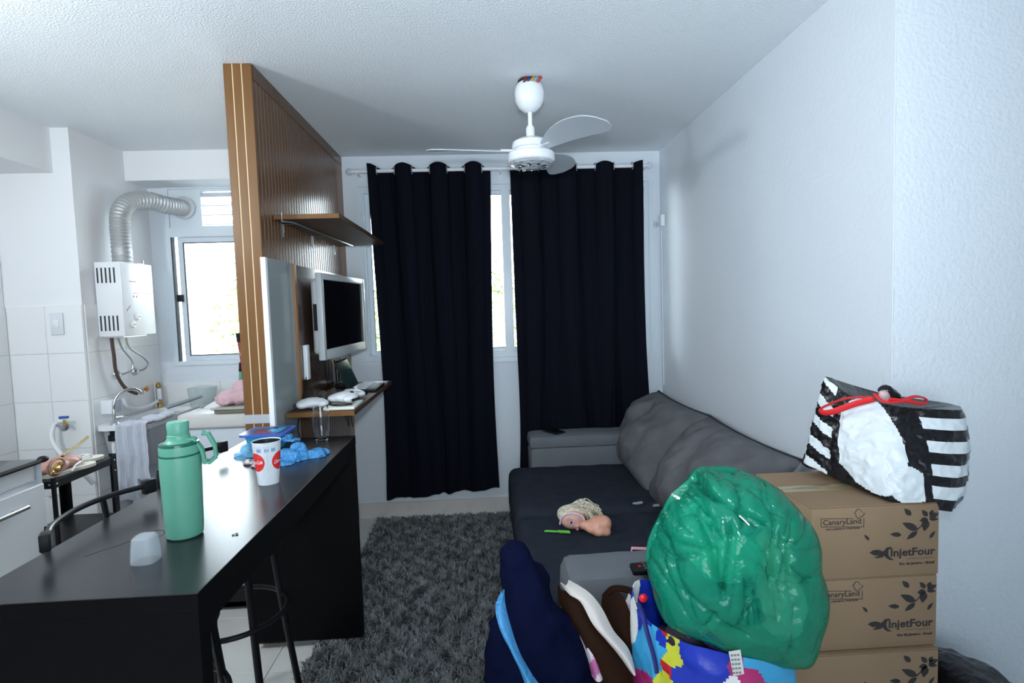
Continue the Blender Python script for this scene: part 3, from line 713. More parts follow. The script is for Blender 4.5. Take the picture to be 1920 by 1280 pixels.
# stools
def make_stool(cx, cy, label, rz):
    t = thing('bar_stool', label, 'stool', (cx, cy, 0), 'bar stools under the black table', rz)
    def O(n, b, m, **k):
        return obj(n, b, m, t, **k)
    OFF[t.name] = Vector((0, 0, 0))
    O('seat', lathe(B(), [(.02, 0), (.16, .0), (.175, .012), (.175, .04), (.155, .058), (.0, .062)], (0, 0, .66), 36), BLKP)
    for sx in (-1, 1):
        for sy in (-1, 1):
            o = O('leg', tube(B(), curve([(sx*.11, sy*.11, .66), (sx*.13, sy*.13, .4), (sx*.165, sy*.165, .02)], 6), .0125, 10), BLKM)
            obj('foot_cap', lathe(B(), [(.017, .0), (.018, .03), (.013, .035)], (sx*.166, sy*.166, .001), 12), BLKP, o)
    O('footrest_ring', tube(B(), [(.185*math.cos(a), .185*math.sin(a), .45) for a in [2*math.pi*i/40 for i in range(40)]], .0095, 8, True), BLKM)
    O('back_rail', tube(B(), curve([(-.095, -.190, 1.012), (-.14, -.11, 1.014), (-.158, 0, 1.015), (-.14, .11, 1.014), (-.095, .190, 1.012)], 8), .0075, 10), BLKM)
    for s in (-1, 1):
        b = bx(-.011, .011, -.018, .018, -.021, .021, bev=.004)
        bmesh.ops.transform(b, matrix=Matrix.Translation((-.09, s*.200, 1.008)) @ Matrix.Rotation(s*-.5, 4, 'Z'), verts=b.verts); O('end_cap', b, BLKP)
        O('back_upright', tube(B(), curve([(-.09, s*.12, .67), (-.155, s*.14, .8), (-.160, s*.10, 1.008)], 6), .008, 8), BLKM)
    return t
make_stool(-.945, 1.52, 'black metal bar stool nearer the camera, curved back rail beside the green bottle', 0)
make_stool(-.945, 2.0, 'black metal bar stool farther along the table, its back rail hidden behind the green bottle', 0)
# crate with jars on the floor behind
ck = thing('low_rack', 'low black rack of small jars on the kitchen floor beyond the stools', 'rack', (-1.45, 3.0, 0))
b = B(); box(b, -1.78, -1.18, 2.86, 3.14, .02, .045); box(b, -1.78, -1.18, 3.12, 3.14, .045, .34); box(b, -1.78, -1.18, 2.86, 2.872, .02, .11)
obj('tray', b, BLKM, ck, False)
for x in (-1.775, -1.185):
    for y in (2.87, 3.13): obj('post', bx(x-.01, x+.01, y-.01, y+.01, .0005, .42), BLKM, ck, False)
obj('upper_tray', bx(-1.77, -1.19, 2.875, 3.118, .40, .42), BLKM, ck, False)
jm = [mat('jar_purple', (.30, .16, .38), .3), mat('jar_white', (.7, .68, .7), .3), mat('jar_orange', (.5, .14, .03), .3)]
for k in range(8):
    x = -1.24-k*.07; y = 2.91 if k % 2 else 2.98; j = k % 3
    q = thing('jar', ('small purple jar', 'small white jar', 'small orange jar')[j]+(' at the rear' if k % 2 == 0 else ' at the front')+' of the low floor rack, %s from its right end' % ('first', 'second', 'third', 'fourth', 'fifth', 'sixth', 'seventh', 'eighth')[k], 'jar', (x, y, .046), 'jars in the low black rack')
    obj('glass_body', lathe(B(), [(.0, 0), (.024, .001), (.026, .01), (.026, .10), (.018, .12)], (x, y, .046), 14), jm[j], q)
    obj('lid', lathe(B(), [(.02, .12), (.02, .14), (0, .141)], (x, y, .046), 14), BLKP, q)

# ------------------------------------------------------------------ things on the table
GB = mat('mint_enamel', (.112, .35, .255), .42, bump=(700, .1, .0004)); GD = mat('dark_teal_ring', (.01, .11, .075), .2)
x, y = -.790, 1.450; DZ = .022
bo = thing('bottle', 'tall mint green insulated bottle with carry loop standing on the black table', 'bottle', (x, y, TZ+.0005))
obj('body', lathe(B(), [(.0, .0), (.037, .0), (.042, .004), (.0435, .02), (.0475, .19-DZ), (.0475, .218-DZ), (.0465, .232-DZ)], (x, y, TZ+.0005), 56), GB, bo)
obj('seal_ring', lathe(B(), [(.0462, .232), (.0462, .237)], (x, y, TZ+.0005-DZ), 48), GD, bo)
obj('collar', lathe(B(), [(.0462, .237), (.0465, .25), (.0458, .258)], (x, y, TZ+.0005-DZ), 48), GB, bo)
obj('seal_ring', lathe(B(), [(.0455, .258), (.0450, .264), (.032, .266)], (x, y, TZ+.0005-DZ), 48), GD, bo)
cp = obj('cap', lathe(B(), [(.036, .264), (.030, .270), (.0265, .275), (.0265, .284), (.024, .286), (.0245, .288), (.0255, .314), (.023, .318), (.0, .318)], (x, y, TZ+.0005-DZ), 48), GB, bo)
h0 = Vector((x, y, TZ-DZ))
vd = Vector((.92, .39, 0)); 
def H(a, z, s): return h0+vd*a+Vector((-.39, .92, 0))*s+Vector((0, 0, z))
b = B()
for s in (-.014, .014):
    tube(b, [H(.012, .274, s), H(.034, .270, s), H(.050, .240, s), H(.054, .210, s), H(.066, .204, s), H(.082, .216, s), H(.080, .248, s), H(.066, .280, s), H(.052, .283, s)], .0058, 8, flat=.8)
tube(b, [H(.056, .207, -.014), H(.056, .207, .014)], .0055, 8); tube(b, [H(.066, .280, -.014), H(.066, .280, .014)], .0055, 8)
obj('carry_loop', b, GB, bo)
# little clear cup upside down
x, y = -.803, 1.305
cu_ = thing('measuring_cup', 'small frosted clear plastic cup upside down on the black table', 'cup', (x, y, TZ+.0004))
b = B(); k = 40
def sq(r, a): c_, s_ = math.cos(a), math.sin(a); q = (abs(c_)**3.4+abs(s_)**3.4)**(-1/3.4); return Vector((r*c_*q, r*s_*q, 0))
for prof, fl_ in (([(.0275, 0), (.0272, .02), (.0235, .056), (.019, .061), (.0, .0615)], 0), ([(.0262, 0), (.0258, .02), (.0222, .054), (.018, .0592), (.0, .0597)], 1)):
    rings = [[b.verts.new(Vector((x, y, TZ+.0004+z))+sq(max(r, .0004), 2*math.pi*i/k+.5)) for i in range(k)] for r, z in prof]
    for A, Dd in zip(rings, rings[1:]):
        for i in range(k): b.faces.new((A[i], A[(i+1) % k], Dd[(i+1) % k], Dd[i]))
    b.faces.new(rings[-1])
obj('shell', b, film('frosted_plastic', (.88, .92, .95), .20, .3, (60, .1, .001)), cu_)
# paper cup
x, y = -.738, 1.872
cc = thing('drink_cup', 'tall white soft drink cup with red discs and dark inside on the black table', 'cup', (x, y, TZ+.0005))
PW = mat('cup_white', (.66, .72, .77), .35)
def cr_(z): return .0325+.0125*(z/.140)
b = lathe(B(), [(0, .001), (.0325, .0), (.045, .140), (.0465, .1415), (.0455, .143), (.0440, .140)], (x, y, TZ+.0005), 56, cap=False)
obj('wall', b, PW, cc)
obj('inside', lathe(B(), [(.0438, .1395), (.0318, .004), (.0, .004)], (x, y, TZ+.0005), 48, cap=False), mat('cup_dark_inside', (.02, .022, .03), .25), cc)
def on_cup(name, pts, m, lift=.0006):        # pts in (angle, height) on the wall of the cup
    b = B(); vs2 = [b.verts.new((x+(cr_(h)+lift)*math.cos(a), y+(cr_(h)+lift)*math.sin(a), TZ+.0005+h)) for a, h in pts]
    if name == 'disc':
        c_ = b.verts.new(sum((v.co for v in vs2), Vector())/len(vs2)); 
        ca = sum(p[0] for p in pts)/len(pts); ch = sum(p[1] for p in pts)/len(pts); c_.co = Vector((x+(cr_(ch)+lift)*math.cos(ca), y+(cr_(ch)+lift)*math.sin(ca), TZ+.0005+ch))
        for rr_ in (.35, .7):
            pass
        n_ = len(vs2); prev = vs2
        for s_ in (.75, .5, .25):
            cur = [b.verts.new((x+(cr_(ch+(h-ch)*s_)+lift)*math.cos(ca+(a-ca)*s_), y+(cr_(ch+(h-ch)*s_)+lift)*math.sin(ca+(a-ca)*s_), TZ+.0005+ch+(h-ch)*s_)) for a, h in pts]
            for i in range(n_): b.faces.new((prev[i], prev[(i+1) % n_], cur[(i+1) % n_], cur[i]))
            prev = cur
        for i in range(n_): b.faces.new((prev[i], prev[(i+1) % n_], c_))
    else: b.faces.new(vs2)
    return b
view = math.atan2(-y, -x)                    # angle on the cup that faces the camera
RED = mat('drink_red', (.72, .03, .03), .35)
for da in (-1.0, 1.12):
    disc = [(view+da+.78*math.cos(t_), .078+.031*math.sin(t_)) for t_ in [2*math.pi*i/28 for i in range(28)]]
    rd_ = obj('red_disc', on_cup('disc', disc, RED), RED, cc)
    cv = bpy.data.curves.new('t', 'FONT'); cv.body = 'Coca-Cola'; cv.size = .017; cv.shear = .3; cv.offset = .0003; to = bpy.data.objects.new('t', cv); C.objects.link(to)
    mt = bpy.data.meshes.new_from_object(to.evaluated_get(bpy.context.evaluated_depsgraph_get())); bpy.data.objects.remove(to)
    mx_ = max(v.co.x for v in mt.vertices)
    for v in mt.vertices:
        a_ = view+da+(v.co.x/mx_-.5)*1.25; hz = .072+v.co.y+.006*(v.co.x/mx_-.5); v.co = Vector((x+(cr_(hz)+.0012)*math.cos(a_), y+(cr_(hz)+.0012)*math.sin(a_), TZ+.0005+hz))
    obj('wordmark', mt, mat('print_white', (.8, .8, .8), .4), rd_, False)
BLI = mat('cup_blue_ink', (.16, .27, .52), .5); GYI = mat('cup_grey_ink', (.36, .42, .48), .5)
b = B()
for (a0, a1) in ((-.78, -.42), (-.18, -.02), (.02, .12), (.30, .62)):
    n_ = 4
    for i in range(n_):
        aa = a0+(a1-a0)*i/n_; ab = aa+(a1-a0)/n_*.75
        vv = [b.verts.new((x+(cr_(h)+.0006)*math.cos(view+a), y+(cr_(h)+.0006)*math.sin(view+a), TZ+.0005+h)) for a, h in ((aa, .112), (ab, .112), (ab, .124-.002*(i % 2)), (aa, .124))]; b.faces.new(vv)
obj('blue_print', b, BLI, cc, False)
b = B()
for h0_, h1_ in ((.129, .1297), (.1255, .126), (.095, .0954), (.088, .0884), (.055, .0554)):
    for i in range(14):
        aa = view-.9+i*.13
        vv = [b.verts.new((x+(cr_(h)+.0006)*math.cos(a), y+(cr_(h)+.0006)*math.sin(a), TZ+.0005+h)) for a, h in ((aa, h0_), (aa+.12, h0_), (aa+.12, h1_), (aa, h1_))]; b.faces.new(vv)
for aa, z0_, z1_ in ((-.03, .04, .11), (.03, .04, .11), (-.2, .028, .03), (.22, .05, .07), (-.35, .03, .05), (-.45, .02, .04)):
    vv = [b.verts.new((x+(cr_(h)+.0007)*math.cos(view+a), y+(cr_(h)+.0007)*math.sin(view+a), TZ+.0005+h)) for a, h in ((aa, z0_), (aa+.012, z0_), (aa+.012, z1_), (aa, z1_))]; b.faces.new(vv)
obj('line_print', b, GYI, cc, False)
# blue tub with printed lid
tbn = thing('food_tub', 'blue plastic tub with a colourful printed lid beside the partition', 'container', (-.935, 2.40, TZ+.0005))
def rrect(cx, cy, hx, hy, r, n=6):
    out = []
    for sx, sy, a0 in ((1, 1, 0), (-1, 1, 90), (-1, -1, 180), (1, -1, 270)):
        for i in range(n+1): a = math.radians(a0+90*i/n); out.append((cx+sx*(hx-r)+r*math.cos(a), cy+sy*(hy-r)+r*math.sin(a)))
    return out
b = B(); lv = [(.062, .058, TZ+.0005), (.078, .072, TZ+.06)]
rings = [[b.verts.new((px_, py_, z)) for px_, py_ in rrect(-.935, 2.40, hx, hy, .02)] for hx, hy, z in lv]
for i in range(len(rings[0])): b.faces.new((rings[0][i], rings[0][(i+1) % 28], rings[1][(i+1) % 28], rings[1][i]))
b.faces.new(rings[0]); b.faces.new(rings[1])
obj('body', b, mat('cyan_tub', (.05, .42, .75), .35), tbn)
fr3 = lambda u, v, w_: Vector((u, v, TZ+.058+w_))
ld = obj('lid', prism(B(), rrect(-.935, 2.40, .094, .084, .022), fr3, .010), mat('blue_lid', (.06, .13, .50), .35), tbn)
obj('lid_inset', prism(B(), rrect(-.935, 2.40, .080, .070, .018), fr3, .0112), mat('lid_art_navy', (.03, .06, .16), .35), ld)
for cx_, cy_, hx, hy, c in ((-.90, 2.40, .028, .045, (.03, .30, .60)), (-.96, 2.39, .022, .03, (.20, .03, .03)), (-.935, 2.355, .03, .010, (.55, .05, .12)), (-.985, 2.43, .018, .02, (.02, .12, .30)), (-.925, 2.435, .02, .012, (.12, .05, .03))):
    obj('lid_print', prism(B(), rrect(cx_, cy_, hx, hy, .009, 4), fr3, .0118), mat('lid_print_%d' % int(c[0]*100+c[2]*10), c, .4), ld)
# blue plastic bags
BBG = film('blue_bag_film', (.08, .36, .75), .72, .2, (45, .9, .012))
bcenter = [(P(555, 858, 2.16), (.045, .05, .030)), (P(590, 856, 2.2), (.05, .045, .030)), (P(560, 842, 2.2), (.03, .03, .028)), (P(530, 868, 2.10), (.05, .035, .020)), (P(604, 852, 2.24), (.035, .03, .018)), (P(548, 826, 2.32), (.035, .02, .012)), (P(536, 819, 2.36), (.03, .03, .012)), (P(535, 850, 2.16), (.04, .03, .012))]
b = lump(bcenter, .006, 2); displace(b, lambda p: .011*ridge(p, 17)+.006*ridge(p, 42, 3)-.008)
for v in b.verts: v.co.z = max(v.co.z, TZ+.001)
obj('plastic_bag', b, BBG, label='crumpled light blue plastic bag behind the white drink cup', cat='plastic bag', ang=28)
b = lump([(P(452, 856, 2.24), (.03, .03, .022)), (P(464, 846, 2.28), (.028, .03, .03)), (P(476, 856, 2.24), (.03, .03, .02))], .006, 2)
displace(b, lambda p: .009*ridge(p, 26)-.006)
for v in b.verts: v.co.z = max(v.co.z, TZ+.001)
obj('plastic_bag', b, film('pale_blue_film', (.22, .55, .80), .45, .15, (45, .9, .01)), label='small pale blue knot of plastic bag at the left of the drink cup', cat='plastic bag', ang=28)
b = lump([(P(470, 868, 2.12), (.026, .02, .014)), (P(482, 873, 2.08), (.02, .02, .012))], .004, 1); displace(b, lambda p: .006*ridge(p, 60)-.003)
for v in b.verts: v.co.z = max(v.co.z, TZ+.0008)
obj('foil_ball', b, mat('foil', (.55, .52, .54), .25, .9), label='crumpled silver foil against the left side of the drink cup', cat='foil', ang=15)
# glass
x, y = -.728, 2.452
gl = lathe(B(), [(0, .0005), (.024, .001), (.031, .015), (.036, .06), (.036, .11), (.032, .155), (.0305, .155), (.0345, .11), (.0345, .06), (.0295, .02), (.022, .012), (0, .012)], (x, y, TZ), 40, cap=False)
obj('drinking_glass', gl, mat('clear_glass', (1, 1, 1), .0, trans=1, ior=1.45), label='empty clear drinking glass on the far end of the black table', cat='glass')

# ================================================================== BOXES
def make_box(x0, y0, z0, w_, d_, h_, label, prints=True):
    t = thing('cardboard_box', label, 'box', (x0+w_/2, y0+d_/2, z0), 'stacked cardboard boxes')
    obj('carton', bx(x0, x0+w_, y0, y0+d_, z0, z0+h_-.003, bev=.003, seg=2), CARD, t)
    for ya, yb in ((y0+.001, y0+d_/2-.001), (y0+d_/2+.001, y0+d_-.001)):
        obj('flap', bx(x0+.001, x0+w_-.001, ya, yb, z0+h_-.003, z0+h_, bev=.0012, seg=1), CARD, t)
    obj('tape', bx(x0-.0006, x0+w_-.004, y0+d_/2-.025, y0+d_/2+.025, z0+h_, z0+h_+.0006), mat('old_tape', (.40, .33, .20), .35, var=(22, (.20, .17, .09), .45, .6), stretch=(.5, 3, 1)), t, False)
    fn = lambda u, v, w: Vector((x0-.0008-w, y0+.05+u, z0+h_-.05+v))
    obj('hand_hole', prism(B(), rrect(.04, -.005, .038, .013, .012, 5), fn, .0006), mat('hole_dark', (.02, .015, .01), .9), t)
    kx = w_/.355 if prints != 'wide' else 1
    X0 = x0 if prints != 'wide' else x0+w_-.355
    U = lambda cx: X0+(cx-370)*4.965e-4*kx
    Z = lambda cy, cx=370: z0+h_-(cy-290+(cx-370)*.049)*4.9e-4*(h_/.2 if prints != 'wide' else 1)
    fp = lambda u, v, w: Vector((U(u), y0-.0004-w, Z(v, u)))
    def pr(poly, name='printed_mark'): return obj(name, prism(B(), poly, fp, .0004), PRINT, t, False)
    def leaf(ax, ay, bx_, by_, wd, parent_b):
        dx_, dy_ = bx_-ax, by_-ay; L = math.hypot(dx_, dy_); nx, ny = -dy_/L, dx_/L
        pts = [(ax+dx_*s+nx*wd*math.sin(math.pi*s**.8), ay+dy_*s+ny*wd*math.sin(math.pi*s**.8)) for s in [i/8 for i in range(9)]]
        pts += [(ax+dx_*s-nx*wd*math.sin(math.pi*s**.8), ay+dy_*s-ny*wd*math.sin(math.pi*s**.8)) for s in [i/8 for i in range(7, 0, -1)]]
        prism(parent_b, pts, fp, .0004)
    b = B()
    for q in ((965, 412, 876, 372, 20), (962, 420, 902, 466, 14), (1012, 352, 1000, 420, 22), (1018, 350, 972, 362, 14), (1028, 340, 1082, 318, 15), (1026, 350, 1080, 352, 10), (1018, 335, 985, 300, 14), (1030, 330, 1050, 300, 12), (872, 440, 808, 436, 13), (692, 470, 664, 438, 8), (1031, 460, 1062, 418, 9), (925, 330, 886, 292, 15)):
        b = B(); leaf(*q, b); obj('leaf_print', b, PRINT, t, False)
    b = B(); prism(b, [(960, 408), (1018, 352), (1021, 355), (963, 413)], fp, .0004)
    obj('stem_print', b, PRINT, t, False)
    if prints is True:
        fr_ = B()
        for a in ((422, 346, 602, 349), (422, 392, 663, 395), (422, 346, 425, 395), (660, 346, 663, 395)): prism(fr_, [(a[0], a[1]), (a[2], a[1]), (a[2], a[3]), (a[0], a[3])], fp, .0004)
        obj('name_frame', fr_, PRINT, t, False)
        bird = [(604, 318), (612, 312), (616, 300), (628, 292), (642, 296), (652, 312), (668, 318), (655, 336), (640, 340), (634, 352), (626, 348), (616, 335), (612, 320)]
        inner = [(u+(636-u)*.14, v+(320-v)*.14) for u, v in bird]; bb_ = B(); n_ = len(bird)
        for i in range(n_): prism(bb_, [bird[i], bird[(i+1) % n_], inner[(i+1) % n_], inner[i]], fp, .0004)
        obj('bird_outline', bb_, PRINT, t, False)
        xd = Vector((1, 0, 0)); zd = Vector((0, 0, 1))
        text('CanaryLand', .021, (U(434), y0-.0004, Z(385, 434)), xd, zd, PRINT, t, width=.105, bold=.0002)
        text('seu p\u00e1ssaro merece', .0085, (U(450), y0-.0004, Z(413, 450)), xd, zd, PRINT, t, width=.093, bold=.0002)
        text('InjetFour', .030, (U(812), y0-.0004, Z(562, 812)), xd, zd, PRINT, t, width=.125, bold=.0008)
        text('Rio de Janeiro - Brasil', .0095, (U(862), y0-.0004, Z(611, 862)), xd, zd, PRINT, t, width=.098, bold=.0003)
        text('tampos injetados', .0075, (U(905), y0-.0004, Z(578, 905)), xd, zd, mat('faint_print', (.17, .12, .09), .8), t, width=.075)
        hb = B()
        prism(hb, [(694, 540), (716, 526), (745, 524), (772, 534), (790, 512), (815, 508), (822, 514), (802, 522), (798, 545), (806, 566), (832, 582), (808, 582), (790, 572), (776, 556), (770, 566), (735, 572), (722, 568), (748, 556), (720, 556)], fp, .0004)
        obj('hummingbird_print', hb, PRINT, t, False)
    return t
b3 = make_box(.70, 1.405, .001, .497, .325, .555, 'lowest and widest cardboard box, at the bottom of the stack', 'wide')
b1 = make_box(.85, 1.42, .7565, .355, .31, .199, 'topmost cardboard box of the stack, under the striped bag')
b2 = dup(b1, (-.003, 0, -.1995), 'middle cardboard box of the stack, between two others')

# striped bag (its cartoon print is left out): stripes at its left side and right end, plain white patch in front
sbg = thing('striped_bag', 'glossy black and white striped shopping bag with red handles on top of the boxes', 'bag', (1.12, 1.6, .957))
bot = [P(1508, 868, 1.70), P(1585, 905, 1.56), P(1660, 937, 1.44), P(1725, 950, 1.42), P(1790, 955, 1.44), Vector((1.40, 1.60, .94)), Vector((1.27, 1.70, .965)), Vector((1.05, 1.715, .963))]
top = [P(1547, 706, 1.66), P(1590, 738, 1.60), P(1640, 752, 1.54), P(1690, 762, 1.50), P(1795, 768, 1.48), Vector((1.40, 1.62, 1.18)), Vector((1.27, 1.70, 1.20)), P(1600, 722, 1.71)]
for q in (bot, top):
    for v in q: v.y = min(v.y, 1.712)
bot_c = curve(bot, 30, True); top_c = curve(top, 30, True); nn_ = len(bot_c)
def inpoly(px_, py_, poly):
    r_ = False
    for i in range(len(poly)):
        (x1, y1), (x2, y2) = poly[i], poly[i-1]
        if (y1 > py_) != (y2 > py_) and px_ < (x2-x1)*(py_-y1)/(y2-y1)+x1: r_ = not r_
    return r_
nv_ = 80
def bagf(u, v):
    i = int(round(u*nn_)) % nn_; p = bot_c[i].lerp(top_c[i], v); c_ = Vector((1.15, 1.58, p.z))
    d = (p-c_); bul = .020*math.sin(math.pi*v)**.7
    p = p+d.normalized()*bul*(1 if p.y < 1.6 else .1)
    p += d.normalized()*(.006*ridge(p, 16)+.003*ridge(p, 40, 2)-.004)
    p.y = min(p.y, 1.719); p.z = max(p.z, .9575 if p.x < 1.20 and v < .3 else p.z)
    return p
def bagm(u, v):
    k = u*8                                          # which side of the bag
    if k < .95:                                      # left part: slanting bars
        return 1 if (k < .62 and (v*4.2+k*.5) % 1 < .45) else 0
    if k < 3.1:
        e_ = ((k-1.75)/1.0)**2+((v-.52)/.50)**2; e2 = ((k-2.62)/.62)**2+((v-.20)/.20)**2
        return 1 if e_ < 1 or e2 < 1 else 0
    if k < 4.9:
        return 1 if (v*4.5+.50) % 1 < .52 and k > 3.25 and v > .1 else 0
    return 1 if (v*4.5+.50) % 1 < .52 and v > .1 else 0
b = B(); G_ = grid(b, bagf, nn_, nv_, cu=True, mi=bagm)
cb_ = b.verts.new(Vector((1.12, 1.6, .9576))); ct_ = b.verts.new(Vector((1.15, 1.62, 1.16)))
for i in range(nn_):
    b.faces.new((G_[i][0], G_[(i+1) % nn_][0], cb_)); 
    f_ = b.faces.new((G_[i][nv_-1], G_[(i+1) % nn_][nv_-1], ct_))
BBL = mat('bag_black', (.008, .008, .010), .16, bump=(70, .7, .004)); BWH = mat('bag_white', (.70, .76, .80), .35, bump=(60, .35, .004))
obj('bag_body', b, [BBL, BWH], sbg, ang=70)
RDH = mat('red_webbing', (.68, .02, .025), .6, bump=(300, .3, .001))
b = B(); hp = curve([P(1640, 745, 1.50), P(1590, 746, 1.55), P(1545, 762, 1.60), P(1538, 772, 1.60), P(1560, 772, 1.57), P(1600, 758, 1.53), P(1638, 748, 1.49)], 8)
tube(b, hp, .0095, 8, flat=.35); obj('handle', b, RDH, sbg)
b = B(); hp = curve([P(1640, 738, 1.50), P(1656, 752, 1.47), P(1685, 752, 1.46), P(1716, 743, 1.47), P(1736, 748, 1.48), P(1732, 757, 1.47), P(1700, 752, 1.46), P(1668, 748, 1.46)], 8)
tube(b, hp, .0065, 8, flat=.4); obj('handle', b, RDH, sbg)
b = inflate([P(1652, 742, 1.54), P(1648, 728, 1.54), P(1660, 719, 1.54), P(1674, 726, 1.54), P(1690, 745, 1.54), P(1680, 756, 1.54)], .02, 30, 14); displace(b, lambda p: .003*ridge(p, 60))
obj('knotted_top', b, BBL, sbg)
b = inflate([P(1650, 745, 1.51), P(1650, 733, 1.51), P(1662, 733, 1.51), P(1668, 745, 1.51), P(1660, 752, 1.51)], .012, 24, 10)
obj('pink_patch', b, mat('pale_pink_plastic', (.62, .42, .44), .4), sbg)

# ================================================================== BAGS ON THE FLOOR
# green rubbish bag with its contents
GRN = film('green_bag_film', (.01, .36, .22), .45, .10, (16, .6, .014))
sil = [P(q[0], q[1], 1.27) for q in ((1345, 880), (1395, 884), (1440, 905), (1475, 945), (1505, 990), (1512, 1040), (1524, 1100), (1512, 1165), (1497, 1230), (1440, 1222), (1365, 1205), (1300, 1180), (1245, 1158), (1226, 1110), (1222, 1060), (1238, 1000), (1262, 940), (1305, 900), (1320, 884))]
b = inflate(sil, .155, 300, 150, flat=.85)
cg = sum(sil, Vector())/len(sil)
def G2(px, py): v = P(px, py, 1.13); return Vector((v.x, v.z))
folds = [((1310, 906), (1385, 900), 9, .010), ((1295, 960), (1350, 935), 8, .009), ((1285, 1010), (1330, 960), 9, .009), ((1320, 985), (1352, 1100), 8, .012), ((1372, 1000), (1354, 1102), 8, .011),
         ((1338, 950), (1345, 1060), 9, .008), ((1350, 940), (1420, 990), 8, .009), ((1415, 930), (1395, 990), 8, .010), ((1465, 950), (1440, 1090), 7, .011), ((1470, 1010), (1480, 1100), 8, .010), ((1465, 1070), (1453, 1150), 8, .009),
         ((1500, 990), (1470, 1060), 7, .009), ((1440, 1040), (1450, 1130), 8, .008), ((1250, 1030), (1275, 1120), 8, .008), ((1275, 1050), (1300, 1150), 8, .007), ((1300, 1130), (1400, 1190), 9, .007), ((1420, 1120), (1395, 1160), 8, .007), ((1490, 1130), (1480, 1215), 8, .008),
         ((1395, 965), (1440, 985), 7, .010), ((1430, 920), (1475, 965), 8, .008), ((1360, 905), (1440, 925), 9, .008), ((1240, 1080), (1300, 1175), 8, .006)]
rnf = random.Random(11)
for i in range(34):
    a_ = rnf.uniform(0, 6.283); r0 = rnf.uniform(20, 110); r1 = r0+rnf.uniform(30, 70); a2 = a_+rnf.uniform(-.25, .25)
    folds.append(((1385+r0*math.cos(a_), 1030+r0*math.sin(a_)*1.2), (1385+r1*math.cos(a2), 1030+r1*math.sin(a2)*1.2), rnf.uniform(4, 8), rnf.uniform(.003, .007)))
folds = [(G2(*p), G2(*q), w_*.0008, h_) for p, q, w_, h_ in folds]
def gdisp(p):
    v2 = Vector((p.x, p.z))+Vector((N(p, 9, 1), N(p, 9, 2)))*.012; o = .010*N(p, 6)+.004*N(p, 16)-.004
    if p.y < cg.y+.05:
        for A_, C_, w_, h_ in folds:
            d_ = C_-A_; t_ = (v2-A_).dot(d_)/d_.length_squared
            if -.25 < t_ < 1.25:
                e_ = abs((v2-A_-d_*t_).length)/w_
                if e_ < 3: o += 1.5*h_*math.exp(-e_)*(1 if 0 <= t_ <= 1 else max(0, 1-(abs(t_-.5)-.5)*4))
    return o
displace(b, gdisp)
gb = obj('rubbish_bag', b, GRN, ang=50, label='big translucent green rubbish bag full of clothes, leaning on the boxes', cat='rubbish bag')
inner = [('pale mint crumpled bag at the centre inside the green rubbish bag', (1365, 1045), 1.22, (.085, .05, .055), (.10, .62, .40)),
         ('white cloth at the lower right inside the green rubbish bag', (1462, 1130), 1.24, (.06, .06, .085), (.55, .70, .55)),
         ('bright teal plastic at the upper left inside the green rubbish bag', (1300, 990), 1.26, (.06, .06, .075), (.03, .45, .32)),
         ('cream fabric with fur at the right inside the green rubbish bag', (1435, 1035), 1.25, (.06, .05, .05), (.50, .62, .42)),
         ('dark trousers low inside the green rubbish bag', (1380, 1130), 1.27, (.10, .06, .05), (.03, .06, .06)),
         ('folded grey green cloth at the bottom inside the green rubbish bag', (1400, 1180), 1.27, (.11, .06, .035), (.20, .36, .27)),
         ('dark jacket at the top inside the green rubbish bag', (1400, 955), 1.27, (.07, .06, .05), (.05, .13, .10))]
for i, (lb, (px_, py_), yy, rr_, c) in enumerate(inner):
    ce = P(px_, py_, yy+.045); b = ball(B(), ce, rr_, 40, 28); displace(b, lambda p: .012*ridge(p, 22, i)-.008)
    obj('clothes_bundle', b, mat('bundle_%d' % i, c, .8), label=lb, cat='clothes', ang=60)
obj('paper_strip', tube(B(), curve([P(1386, 966, 1.13), P(1394, 973, 1.125), P(1405, 984, 1.12)], 5), .004, 6, flat=.3), mat('paper_white', (.8, .8, .8), .6), label='short white paper strip stuck on the front of the green bag', cat='paper')

# colourful shopping bag below it
cbg = thing('printed_bag', 'open shopping bag in bright blue, cyan, red and yellow patches under the green bag', 'bag', (.52, 1.3, 0.03))
rim = [P(1215, 1086, 1.46), P(1186, 1102, 1.42), P(1196, 1140, 1.36), P(1228, 1172, 1.30), P(1300, 1212, 1.20), P(1365, 1225, 1.17), P(1424, 1236, 1.16), Vector((.69, 1.22, .66)), Vector((.67, 1.36, .67)), Vector((.55, 1.47, .71))]
base_ = [Vector((v.x*.82+.10, v.y*.80+.262, .032)) for v in rim]; base_[2] += Vector((.01, 0, 0))
rc1 = curve(rim, 24, True); rc0 = curve(base_, 24, True); n1 = len(rc1)
def cbf(u, v):
    i = int(round(u*n1)) % n1; p = rc0[i].lerp(rc1[i], v); c_ = Vector((.54, 1.33, p.z)); d = (p-c_).normalized()
    return p+d*(.02*math.sin(math.pi*v)+.008*ridge(p, 12)-.004)
b = B(); grid(b, cbf, n1, 90, cu=True); solid(b, .002)
NB, CY, RE, YE, WH_, MG, DK = range(7)
cm = [mat('print_'+n_, c, .32, bump=(40, .4, .004)) for n_, c in (('blue', (.012, .035, .42)), ('cyan', (.05, .36, .66)), ('red', (.55, .02, .03)), ('yellow', (.60, .62, .05)), ('white', (.58, .66, .75)), ('magenta', (.45, .03, .16)), ('navy', (.01, .012, .10)))]
